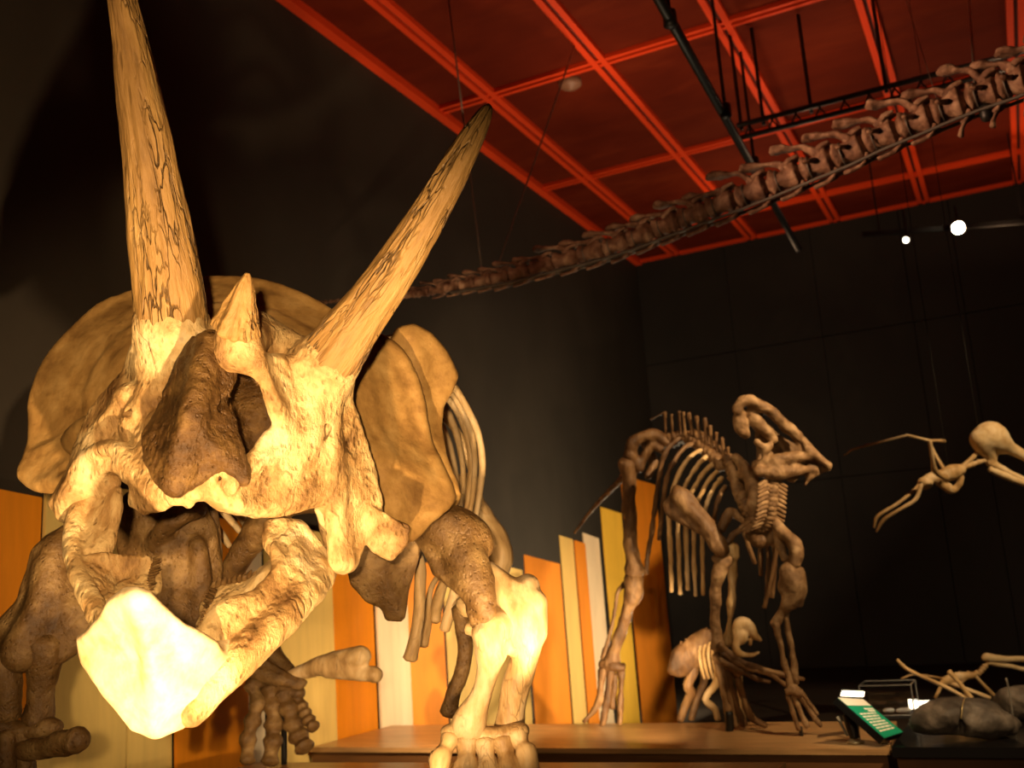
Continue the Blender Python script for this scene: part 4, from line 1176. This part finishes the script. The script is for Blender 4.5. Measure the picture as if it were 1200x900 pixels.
ZP = z_at(895, 147, t_[:2])
bar = thing('lighting_truss', 'black ladder-like lighting bar hung from the red ceiling across the hall', 'truss', on_plane(980, 133, 2, ZP))
p0, p1 = on_plane(866, 162, 2, ZP), on_plane(1260, 62, 2, ZP)
for dz in (0, .14):
    V, F, C = loft([p0 + (0, 0, dz), (p0 + p1) / 2 + (0, 0, dz), p1 + (0, 0, dz)], [.028] * 3, 10, 2)
    link('bar', mesh_from(V, F, True), STEEL, bar)
for k in range(26):
    q = p0 + (p1 - p0) * (k + .5) / 26
    link('rung', MB().bar(q, q + (.08 * (-1) ** k, 0, .14), .016).mesh(), STEEL, bar)
for px, py in ((869, 152), (895, 146), (951, 132), (1039, 108)):
    q = on_plane(px, py, 2, ZP + .14)
    link('hanger_rod', mesh_from(*loft([q, q + (0, 0, .4), (q[0], q[1], HC)], [.02] * 3, 8, 2)[:2]), STEEL, bar)
pipe = thing('ceiling_pipe', 'black pipe running under the red ceiling towards the far wall', 'pipe', on_plane(840, 110, 2, ZP - .1))
q0, q1 = on_plane(768, -8, 2, ZP - .1), on_plane(936, 292, 2, ZP - .1)
q0 = q0 + (q0 - q1) * .1
link('tube', mesh_from(*loft([q0, (q0 + q1) / 2, q1], [.042] * 3, 12, 2)[:2]), STEEL, pipe)
for px, py in ((785, 22), (850, 130), (884, 192)):
    q = on_plane(px, py, 2, ZP - .1)
    link('clamp', mesh_from(*loft([q + (0, 0, -.06), q, q + (0, 0, .06)], [.055] * 3, 10, 2)[:2]), STEEL, pipe)
    link('hanger_rod', mesh_from(*loft([q, q + (0, 0, .4), (q[0], q[1], HC)], [.018] * 3, 8, 2)[:2]), STEEL, pipe)

# ---------------------------------------------------------------- spot lamps near the far wall
GLOW = plain('lamp_lens', (1, .9, .7), .3, 0, .5, (1, .80, .52), 60.)
GLOW2 = plain('dim_lamp_lens', (1, .9, .7), .3, 0, .5, (1, .86, .62), 9.)


ztrack = P(1215, 232, 13.7)[2]


def lamp(px, py, d, r, mat, lab, aim=None):
    c = P(px, py, d)
    o = thing('spot_lamp', lab, 'spotlight', c, 'spotlights near the far wall')
    n_ = (EYE - c if aim is None else aim - c); n_ = n_ / np.linalg.norm(n_)
    link('lamp_housing', mesh_from(*loft([c - n_ * r * 4, c - n_ * r * 3.4, c - n_ * r * 1.4, c], [r * .8, r * 1.15, r * 1.3, r * 1.35], 20, 3)[:2]), STEEL, o)
    link('lens', mesh_from(*loft([c + n_ * r * .45, c + n_ * r * .5, c + n_ * r * .54], [r, r, r * .9], 20, 1)[:2]), mat, o)
    yk = MB()
    yk.bar(c - n_ * r * 2, c - n_ * r * 2 + (0, 0, ztrack - .035 - (c - n_ * r * 2)[2]), .03)
    link('yoke', yk.mesh(), STEEL, o)
    return c


lamp(1123, 267, 13.5, .08, GLOW, 'brightest spotlight, glaring straight at the viewer below the red ceiling')
lamp(1062, 281, 13.5, .038, GLOW2, 'small dim spotlight beside the glaring one', P(1000, 340, 11))
tr = thing('lamp_track', 'black track carrying the spotlights near the far wall', 'lamp track', P(1090, 262, 13.6))
ta, tb = P(1010, 275, 13.7), P(1215, 232, 13.7); tb[2] = ta[2]
link('rail', MB().bar(ta, tb, .05, .06).mesh(), STEEL, tr)
for k in (.1, .9):
    q = ta + (tb - ta) * k
    link('hanger_rod', MB().bar(q, (q[0], q[1], HC), .02).mesh(), STEEL, tr)
# ---------------------------------------------------------------- flying reptiles
def zc(x, y, d): return (960 + x / 5, 480 + y / 5, d)
def zd(x, y, d): return (960 + x / 5, 720 + y / 5, d)


DP = 8.4
pt = thing('pterosaur_skeleton', 'pale flying reptile skeleton gliding in mid air against the black wall', 'skeleton', P(1110, 575, DP))
S = Soft(.009)
S.tube(Q(zc(965, 175, DP), zc(1005, 160, DP), zc(1050, 190, DP), zc(1120, 225, DP), zc(1200, 270, DP), zc(1330, 350, DP), zc(1500, 460, DP)), [.11, .125, .10, .055, .045, .036, .015], .03)
S.tube(Q(zc(960, 215, DP), zc(1000, 250, DP), zc(1020, 300, DP)), [.07, .06, .03], .03)
S.tube(Q(zc(1005, 310, DP), zc(1060, 340, DP), zc(1200, 410, DP), zc(1500, 500, DP)), [.035, .026, .024, .015], .015)
S.lump(P(*zc(1078, 132, DP)), (.025, .025, .02), None, .015)
soft_part('skull', S, PALEBONE, pt, (.006, 10., .002, 40.), 'large-eyed skull with long beak')
tube_part('lower_jaw', [zc(1000, 350, DP - .05), zc(1080, 385, DP - .05), zc(1200, 432, DP - .05), zc(1480, 530, DP)], [3.6, 4.2, 3.6, 2], PALEBONE, pt, 10, 4, .1)
tube_part('neck_tendon', [zc(950, 232, DP), zc(890, 290, DP), zc(825, 345, DP)], [3, 2.6, 3], FIBRE, pt, 8, 4, .2)
for k in range(6):
    t = k / 5; x = 985 - 160 * t; y = 288 + 62 * t
    tube_part('neck_vertebra', [zc(x + 16, y - 6, DP), zc(x, y, DP), zc(x - 16, y + 6, DP)], [3.6, 2.8, 3.6], FIBRE, pt, 8, 2, .3)
S = Soft(.009)
S.tube(Q(zc(830, 350, DP), zc(780, 365, DP), zc(730, 385, DP), zc(660, 400, DP), zc(600, 420, DP)), [.045, .06, .055, .04, .03], .03)
S.tube(Q(zc(700, 430, DP), zc(750, 455, DP), zc(790, 470, DP), zc(825, 430, DP), zc(835, 395, DP)), [.025, .035, .03, .025, .022], .02)
S.lump(P(*zc(620, 435, DP)), (.06, .05, .045), None, .02)
soft_part('body', S, FIBRE, pt, (.007, 14., .003, 40.))
tube_part('wing_bone', [zc(745, 400, DP - .1), zc(700, 380, DP - .15), zc(675, 350, DP - .2), zc(665, 290, DP - .25), zc(648, 180, DP - .3)], [4, 3.4, 3.4, 2.6, 2.6], FIBRE, pt, 8, 4, .2)
tube_part('wing_bone', [zc(645, 182, DP - .3), zc(580, 165, DP - .3), zc(515, 150, DP - .3)], [1.9, 1.6, 1.8], FIBRE, pt, 8, 4, .1)
tube_part('wing_bone', [zc(515, 150, DP - .3), zc(380, 185, DP - .25), zc(210, 230, DP - .2), zc(148, 268, DP - .15)], [1.7, 1.5, 1.3, .7], FIBRE, pt, 8, 4, .1)
tube_part('wing_bone', [zc(640, 185, DP + .5), zc(690, 182, DP + .5), zc(735, 185, DP + .5)], [1.8, 1.8, 2.4], FIBRE, pt, 8, 4, .1)
tube_part('wing_bone', [zc(760, 390, DP + .1), zc(700, 300, DP + .3), zc(645, 190, DP + .5)], [3, 2, 1.8], FIBRE, pt, 8, 4, .1)
for pts in ([zc(610, 415, DP), zc(560, 470, DP), zc(460, 550, DP), zc(345, 622, DP), zc(322, 690, DP)], [zc(600, 430, DP - .1), zc(565, 525, DP - .1), zc(470, 585, DP - .1), zc(378, 645, DP - .1), zc(335, 715, DP - .1)]):
    tube_part('hind_leg', pts, [2.6, 2.4, 2, 2.2, 1.5], FIBRE, pt, 8, 4, .15)
for px in (1112, 1150):
    a = P(px, 552 if px < 1120 else 525, DP)
    link('hanging_wire', mesh_from(*loft([a, (a[0], a[1], 4.), (a[0], a[1], HC)], [.003] * 3, 6, 2)[:2]), STEEL, pt)

DQ = 7.9
pq = thing('pterosaur_skeleton', 'crouching flying reptile skeleton with pale beak, behind the dark fossil boulder', 'skeleton', P(1120, 818, DQ))
tube_part('skull', [zd(960, 262, DQ), zd(985, 250, DQ), zd(1040, 260, DQ), zd(1120, 262, DQ), zd(1210, 262, DQ), zd(1420, 290, DQ)], [3, 5.2, 4.6, 3.6, 3.6, 2], PALEBONE, pq, 10, 4, .15)
tube_part('lower_jaw', [zd(990, 280, DQ), zd(1060, 295, DQ), zd(1130, 305, DQ), zd(1200, 322, DQ), zd(1400, 340, DQ)], [3, 3, 2.6, 2.8, 1.6], PALEBONE, pq, 10, 4, .1)
for k in range(7):
    t = k / 6; x = 978 - 70 * t if t < .6 else 936 - 300 * (t - .6); y = 295 + 90 * min(t, .6) + 10 * max(0, t - .6)
    tube_part('neck_vertebra', [zd(x + 12, y - 10, DQ), zd(x, y, DQ), zd(x - 12, y + 10, DQ)], [3.2, 2.4, 3.2], FIBRE, pq, 8, 2, .3)
S = Soft(.009)
S.tube(Q(zd(900, 355, DQ), zd(850, 365, DQ), zd(800, 365, DQ), zd(750, 385, DQ), zd(720, 405, DQ)), [.025, .03, .03, .034, .022], .02)
S.tube(Q(zd(850, 380, DQ), zd(810, 410, DQ), zd(770, 410, DQ)), [.02, .026, .02], .02)
soft_part('body', S, FIBRE, pq, (.007, 14., .003, 40.))
for nm, pts, r in (('wing_bone', [zd(458, 265, DQ - .1), zd(480, 290, DQ - .12), zd(540, 335, DQ - .15), zd(720, 415, DQ - .2), zd(860, 490, DQ - .25)], [1.6, 2, 2.2, 2.2, 2.2]),
                   ('wing_bone', [zd(760, 335, DQ - .2), zd(800, 375, DQ - .22), zd(850, 440, DQ - .24), zd(890, 490, DQ - .25)], [3.4, 2.6, 2.6, 3.2]),
                   ('wing_bone', [zd(915, 360, DQ), zd(960, 410, DQ), zd(1040, 492, DQ)], [2.6, 2.2, 2.6]),
                   ('wing_bone', [zd(480, 378, DQ + .4), zd(560, 352, DQ + .4), zd(700, 372, DQ + .3), zd(760, 385, DQ + .1)], [1, 1.2, 1.3, 1.6]),
                   ('hind_leg', [zd(745, 375, DQ), zd(715, 420, DQ), zd(680, 490, DQ)], [2.6, 2.2, 2]),
                   ('hind_leg', [zd(760, 400, DQ), zd(870, 440, DQ - .1), zd(1000, 490, DQ - .1)], [2.4, 2.4, 2.4])):
    tube_part(nm, pts, r, FIBRE, pq, 8, 4, .15)

# ---------------------------------------------------------------- black topped exhibit base
ZB = .40
BLACKTOP = plain('glossy_black_top', (.010, .009, .009), .16, 0, .5)
cb = thing('exhibit_base', 'dark brown exhibit base with glossy black top carrying boulders', 'plinth', (1, 7.4, 0))
f0 = on_plane(1036, 872, 2, ZB + .02); f1 = on_plane(1290, 872, 2, ZB + .02)
f0[0] = fr[0] + .02; f0[1] = 6.80; f1[1] = f0[1] - .04
link('top', MB().box((f0[0], f0[1], ZB - .04), (f1[0] + .6, 9.2, ZB + .02)).mesh(), BLACKTOP, cb)
link('body', MB().box((f0[0] + .02, f0[1] + .05, 0), (f1[0] + .58, 9.18, ZB - .04)).mesh(), FASCIA, cb)
ZT = ZB + .02

ROCK = mottled('dark_rock', [(.3, (.035, .028, .022)), (.48, (.085, .068, .052)), (.62, (.19, .155, .12)), (.8, (.45, .37, .27))], scale=5, rough=.6, bump=.8, bscale=14)


def boulder(lumps, lab, seam=None, edge=None):
    S = Soft(.012)
    for c, r in lumps: S.lump(c, r, None, .05)
    for c, r in (seam or []): S.cut('lump', c, r, k=.02)
    o = link('fossil_boulder', S.mesh((.030, 5., .012, 14., .006, 34.)), ROCK)
    recentre(o); o.location.z = ZT + .002
    return props(o, lab, 'fossil')


def base_pt(px, py): return on_plane(px, py, 2, ZT)


bp = base_pt(1130, 870)
k_ = (ROT.T @ (bp - EYE))[2] + .14
boulder([(P(1108, 843, k_), (.16, .15, .105)), (P(1142, 841, k_), (.22, .17, .112)), (P(1166, 847, k_), (.16, .14, .09)), (P(1090, 850, k_), (.105, .10, .065)), (P(1120, 832, k_), (.12, .12, .07))],
        'big flattened dark boulder split by a groove, held by a thin wire', [(P(1128, 858, k_ - .16), (.010, .07, .08))])
q = P(1200, 840, k_ + .55)
boulder([(q, (.17, .16, .115)), (q + (.2, .05, -.01), (.2, .16, .10))], 'second dark boulder with an upright rod, at the picture edge')
GOLD = plain('brass_wire', (.55, .42, .2), .35, .6)
w0, w1, w2, w3 = P(1131, 817, k_ - .02), P(1128, 826, k_ - .12), P(1127, 836, k_ - .155), P(1126, 842, k_ - .155)
props(recentre(link('retaining_wire', mesh_from(*loft([w0, w1, w2, w3], [.004, .004, .004, .007], 7, 4)[:2]), GOLD)), 'fine pale wire looped over the groove of the big boulder', 'wire')
props(recentre(link('metal_rod', mesh_from(*loft([P(1179, 795, k_ + .3), P(1182, 808, k_ + .3), (*P(1184, 822, k_ + .3)[:2], ZT)], [.007] * 3, 7, 2)[:2]), plain('grey_rod', (.4, .36, .3), .4, .6))), 'thin grey upright rod rising behind the big boulder', 'rod')

# --- tilted green text panel
sg = thing('text_panel', 'tilted green text panel with white lines of writing, lit at its upper end', 'sign', base_pt(1046, 866))
tl_, tr_, br_, bl_ = P(982, 818, 6.45), P(1011, 820, 6.55), P(1058, 858, 6.42), P(1036, 865, 6.32)
_n = np.cross(tr_ - tl_, br_ - tl_); _r = P(1036, 865, 1.) - EYE
bl_ = EYE + _r * ((tl_ - EYE) @ _n) / (_r @ _n)                    # the fourth corner, in the plane of the other three
e1 = (tr_ - tl_); e2 = (bl_ - tl_); nn = np.cross(e1, e2); nn /= np.linalg.norm(nn)
if nn @ (EYE - tl_) < 0: nn = -nn
GREEN = plain('green_print', (.012, .30, .16), .35, 0, .4)
CREAM = plain('cream_print_and_glare', (.86, .80, .64), .5, 0, .3)


def pan(u, v, h=0.):
    a = tl_ * (1 - u) + tr_ * u; b_ = bl_ * (1 - u) + br_ * u
    return a * (1 - v) + b_ * v + nn * h


def patch(mb, u0, v0, u1, v1, h0, h1):
    mb.hexa([pan(u0, v0, h0), pan(u1, v0, h0), pan(u1, v1, h0), pan(u0, v1, h0), pan(u0, v0, h1), pan(u1, v0, h1), pan(u1, v1, h1), pan(u0, v1, h1)]); return mb


link('board', patch(MB(), -.02, -.01, 1.02, 1.01, -.05, 0).mesh(), STEEL, sg)
link('green_face', patch(MB(), .0, .0, 1., 1., .0, .003).mesh(), GREEN, sg)
link('glare_band', patch(MB(), .0, .0, 1., .2, .003, .005).mesh(), CREAM, sg)  # lamp wash-out at the upper end, put in as pale colour
tx = MB()
rng = random.Random(4)
patch(tx, .55, .27, .95, .31, .003, .004); patch(tx, .62, .325, .92, .37, .003, .004)
for k in range(7):                                    # lines of small print
    v0 = .40 + .072 * k; u = .12
    while u < .80:
        w_ = rng.uniform(.10, .22); patch(tx, u, v0, min(u + w_, .84), v0 + .036, .003, .004); u += w_ + .035
link('white_lettering', tx.mesh(), CREAM, sg)
link('stand', MB().bar(pan(.5, .8, -.05), np.array([pan(.5, .8)[0], pan(.5, .8)[1], ZT]), .05).mesh(), STEEL, sg)
LIT = plain('lit_strip', (1, .9, .7), .4, 0, .3, (1, .84, .55), 7.)
hd = thing('strip_lamp', 'small bright strip lamp at the upper end of the green text panel', 'lamp', P(1000, 816, 6.6))
link('lamp_housing', MB().hexa([P(984, 816, 6.64), P(1013, 817, 6.72), P(1013, 817, 6.84), P(984, 816, 6.76), P(986, 808, 6.64), P(1014, 809, 6.72), P(1014, 809, 6.84), P(986, 808, 6.76)]).mesh(), STEEL, hd)
link('lens', MB().hexa([P(985, 815.5, 6.63), P(1012, 816.5, 6.71), P(1012, 816.5, 6.715), P(985, 815.5, 6.635), P(987, 809.5, 6.63), P(1013, 810.5, 6.71), P(1013, 810.5, 6.715), P(987, 809.5, 6.635)]).mesh(), LIT, hd)
s0 = P(1000, 817, 6.7)
link('stem', MB().bar(s0, (s0[0], s0[1], .40), .02).mesh(), STEEL, hd)

# --- little black spotlight on the platform
fb = on_plane(1003, 871, 2, .4)
fl_ = thing('floor_spotlight', 'little black spotlight standing on the platform below the text panel', 'spotlight', fb)
link('foot_plate', mesh_from(*loft([fb + (0, 0, .0), fb + (0, 0, .012), fb + (0, 0, .018)], [.055, .055, .04], 20, 1)[:2]), plain('tarnished_brass', (.35, .25, .12), .45, .5), fl_)
link('lamp_housing', mesh_from(*loft([fb + (.0, 0, .02), fb + (-.012, .01, .08), fb + (-.03, .02, .17)], [.026, .036, .036], 16, 2)[:2]), STEEL, fl_)
link('barn_door', MB().bar(fb + (-.10, .03, .16), fb + (-.05, .02, .04), .035, .006).mesh(), plain('pale_metal', (.5, .46, .36), .4, .4), fl_)

# --- glass case with small finds
GLASS, nt, b = new_mat('case_glass')
b.inputs['Base Color'].default_value = (.95, .97, .97, 1); b.inputs['Transmission Weight'].default_value = 1; b.inputs['Roughness'].default_value = .02; b.inputs['IOR'].default_value = 1.45
gb = base_pt(1042, 842)
dg = (ROT.T @ (gb - EYE))[2]
gc = thing('display_case', 'small glass display case standing behind the green text panel', 'display case', gb)
w_, h_ = R(56, dg), R(33, dg)
x0, x1, y0, y1, z0, z1 = gb[0] - w_ * .52, gb[0] + w_ * .52, gb[1], gb[1] + .32, ZT + .02, ZT + .02 + h_
link('case_base', MB().box((x0 - .01, y0 - .01, ZT), (x1 + .01, y1 + .01, z0)).mesh(), STEEL, gc)
t = .008
for lo, hi in (((x0, y0, z0), (x1, y0 + t, z1)), ((x0, y1 - t, z0), (x1, y1, z1)), ((x0, y0 + t, z0), (x0 + t, y1 - t, z1)), ((x1 - t, y0 + t, z0), (x1, y1 - t, z1))):
    link('glass_pane', MB().box(lo, hi).mesh(), GLASS, gc)
link('glass_lid', MB().box((x0, y0, z1), (x1, y1, z1 + t)).mesh(), GLASS, gc)
em = MB()
for x in (x0, x1):
    for y in (y0, y1): em.bar((x, y, z0), (x, y, z1 + t), .007)
for y in (y0, y1): em.bar((x0, y, z1 + t), (x1, y, z1 + t), .006); em.bar((x0, y, z0), (x1, y, z0), .006)
for x in (x0, x1): em.bar((x, y0, z1 + t), (x, y1, z1 + t), .006); em.bar((x, y0, z0), (x, y1, z0), .006)
link('edge_strip', em.mesh(), plain('polished_edge', (.65, .66, .66), .15, .7), gc)
for k, (px, dx, lab) in enumerate(((1040, 0, 'pale rounded fossil lying in the glass case, the smaller one'), (1057, .02, 'pale fossil lying in the glass case, the larger one'))):
    c = np.array([x0 + (x1 - x0) * (.45 + .3 * k), y0 + .12, z0 + .02])
    S = Soft(.006); S.lump(c, (.035 + dx, .03, .018), None, .01); S.lump(c + (.03, 0, .002), (.02, .022, .016), None, .01)
    props(recentre(link('small_fossil', S.mesh((.003, 30., 0, 40.)), plain('chalk_%d' % k, (.75, .74, .70), .4))), lab, 'fossil', 'finds in the glass case')
# --- lit labels
LITW = plain('lit_label', (1, .95, .8), .4, 0, .3, (1, .88, .66), 4.)
for px0, py0, px1, py1, dd, lab in ((1066, 819, 1076, 832, dg + .5, 'small square lit caption beside the glass case'), (1078, 820, 1097, 830, dg + .45, 'wide lit caption box just behind the big boulder')):
    o = thing('lit_caption_box', lab, 'light box', base_pt((px0 + px1) / 2, 842))
    a, b2 = P(px0, py1, dd), P(px1, py0, dd)
    ww = np.linalg.norm((b2 - a)[:2])
    link('box', MB().box((a[0] - .006, a[1], a[2] - .006), (a[0] + ww + .006, a[1] + .05, b2[2] + .006)).mesh(), STEEL, o)
    link('lit_face', MB().box((a[0], a[1] - .004, a[2]), (a[0] + ww, a[1] - .0005, b2[2])).mesh(), LITW, o)
    link('stem', MB().box((a[0] + ww * .4, a[1] + .01, ZT), (a[0] + ww * .6, a[1] + .04, a[2])).mesh(), STEEL, o)
# ---------------------------------------------------------------- soles rest flat on what carries them
for root, z_ in ((tri, ZD), (had, .4), (sm_, .4), (fl_, .4)):
    for o in root.children_recursive:
        if o.type == 'MESH':
            b_ = z_ + .002 - root.location.z
            for v in o.data.vertices:
                if v.co.z < b_: v.co.z = b_

# ---------------------------------------------------------------- camera
cam = bpy.data.cameras.new('camera'); co = bpy.data.objects.new('camera', cam); COL.objects.link(co)
cam.sensor_width = 36; cam.lens = 36 * FPX / 1200
M = Matrix([[*XA, 0], [*YA, 0], [*ZA, 0], [0, 0, 0, 1]])    # world = M @ (right, down, forward)
cm = Matrix(((XA[0], -XA[1], -XA[2], EYE[0]), (YA[0], -YA[1], -YA[2], EYE[1]), (ZA[0], -ZA[1], -ZA[2], EYE[2]), (0, 0, 0, 1)))
co.matrix_world = cm
cam.dof.use_dof = True; cam.dof.focus_distance = 3.6; cam.dof.aperture_fstop = 2.6
cam.clip_start = .05
SC.camera = co

# ---------------------------------------------------------------- light
w = bpy.data.worlds.new('hall_gloom'); SC.world = w; w.use_nodes = True
w.node_tree.nodes['Background'].inputs[0].default_value = (1, .62, .35, 1)
w.node_tree.nodes['Background'].inputs[1].default_value = .008


def spot(name, loc, aim, power, size=40, blend=.5, rad=.05, col=(1, .70, .36)):
    l = bpy.data.lights.new(name, 'SPOT'); l.energy = power; l.spot_size = math.radians(size); l.spot_blend = blend
    l.shadow_soft_size = rad; l.color = col
    o = bpy.data.objects.new(name, l); COL.objects.link(o)
    o.location = Vector(loc)
    d = Vector(aim) - Vector(loc)
    o.rotation_euler = d.to_track_quat('-Z', 'Y').to_euler()
    return o


WARM = (1, .68, .36)
# low lamp in front of the jaws, then spots without any fitting
spot('floor_spot', P(190, 1480, 1.72), P(255, 520, 3.6), 740, 66, .5, .035, WARM)
spot('leg_spot', P(470, 1010, 3.0), P(590, 780, 4.35), 190, 36, .8, .035, WARM)
spot('front_fill', (.06, -.35, 1.62), P(285, 560, 4.2), 1250, 39, .9, .05, WARM)  # unseen fill added behind the viewpoint
spot('deck_fill', (.4, .8, 2.6), P(760, 870, 7.2), 190, 46, .9, .06, WARM)  # unseen fill added to brighten the platform front and legs
spot('foot_fill', P(560, 960, 3.3), P(340, 800, 5.9), 240, 36, .8, .04, WARM)  # unseen fill added for the dark hind foot
spot('rib_spot', P(760, 980, 3.4), P(530, 540, 5.0), 330, 36, .7, .04, WARM)
spot('board_spot', P(330, 960, 4.6), (-5.3, 4.6, 1.3), 130, 70, .8, .04, WARM)
spot('board_spot', (-2.7, 4.7, .35), (-5.4, 7.4, .9), 620, 105, .8, .05, WARM)
spot('board_spot', (-3.2, 6.3, .9), (-5.4, 8.3, 1.0), 190, 95, .8, .05, WARM)  # extra unseen lamp added to brighten the middle boards
spot('board_spot', (-2.0, 6.7, .6), (-4.4, 9.3, 1.5), 330, 70, .8, .05, WARM)
spot('track_spot', (3.6, 4.6, 5.2), P(864, 560, 7.4), 3700, 18, 1., .05, WARM)
spot('track_spot', (-1.6, 3.4, 6.0), P(835, 600, 7.6), 420, 20, 1., .05, WARM)
spot('track_spot', (3.2, 5.0, 6.2), P(1170, 540, 8.4), 2000, 20, .7, .05, WARM)
spot('track_spot', (2.6, 3.6, 6.0), P(1100, 830, 6.6), 1700, 22, .7, .05, WARM)
spot('track_spot', (2.9, 4.2, 6.2), P(1150, 790, 7.9), 1200, 16, .8, .05, WARM)  # added to brighten the crouching flying reptile, not on any track
spot('sign_spot', P(985, 760, 6.1), P(1000, 824, 6.5), 9, 50, .8, .02, (1, .86, .62))
spot('case_spot', P(1045, 780, 7.4), P(1045, 834, 7.5), 6, 40, .6, .02, (.9, .95, 1))
spot('tail_spot', (-4.4, 2.6, 3.9), P(1060, 145, 6.3), 1500, 24, .9, .05, (1, .56, .32))
spot('tail_spot', (-1.0, 1.0, 5.4), P(640, 300, 7.5), 200, 30, .8, .05, (1, .45, .24))
# unseen wash added to brighten the far wall, no fitting stands there
spot('far_wall_wash', (2.5, 9.6, .5), (1.5, YF, 2.2), 160, 120, 1., .2, (1, .74, .46))
# unseen up-lights added below the ceiling to brighten it
for (x, y, e_) in ((-3.4, 9.6, 10), (-1.4, 11.0, 11), (.7, 9.5, 11), (-2.6, 14.2, 11), (.4, 14.6, 11), (-3.6, 7.0, 6), (2.2, 12, 9)):
    l = bpy.data.lights.new('ceiling_wash', 'AREA'); l.shape = 'DISK'; l.size = .25; l.energy = e_; l.color = (1, .60, .34); l.spread = math.radians(165)
    o = bpy.data.objects.new('ceiling_wash', l); COL.objects.link(o); o.location = (x, y, 5.5); o.rotation_euler = (math.pi, 0, 0)
l = bpy.data.lights.new('wall_wash', 'AREA'); l.size = .4; l.energy = 150; l.color = (1, .80, .52)
o = bpy.data.objects.new('wall_wash', l); COL.objects.link(o); o.location = (-2.9, 11.6, .5); o.rotation_euler = Vector((-1, .0, 1.0)).to_track_quat('-Z', 'Y').to_euler()

SC.view_settings.view_transform = 'Standard'
SC.view_settings.look = 'None'
SC.view_settings.gamma = 1
SC.view_settings.use_curve_mapping = False
SC.view_settings.exposure = 0
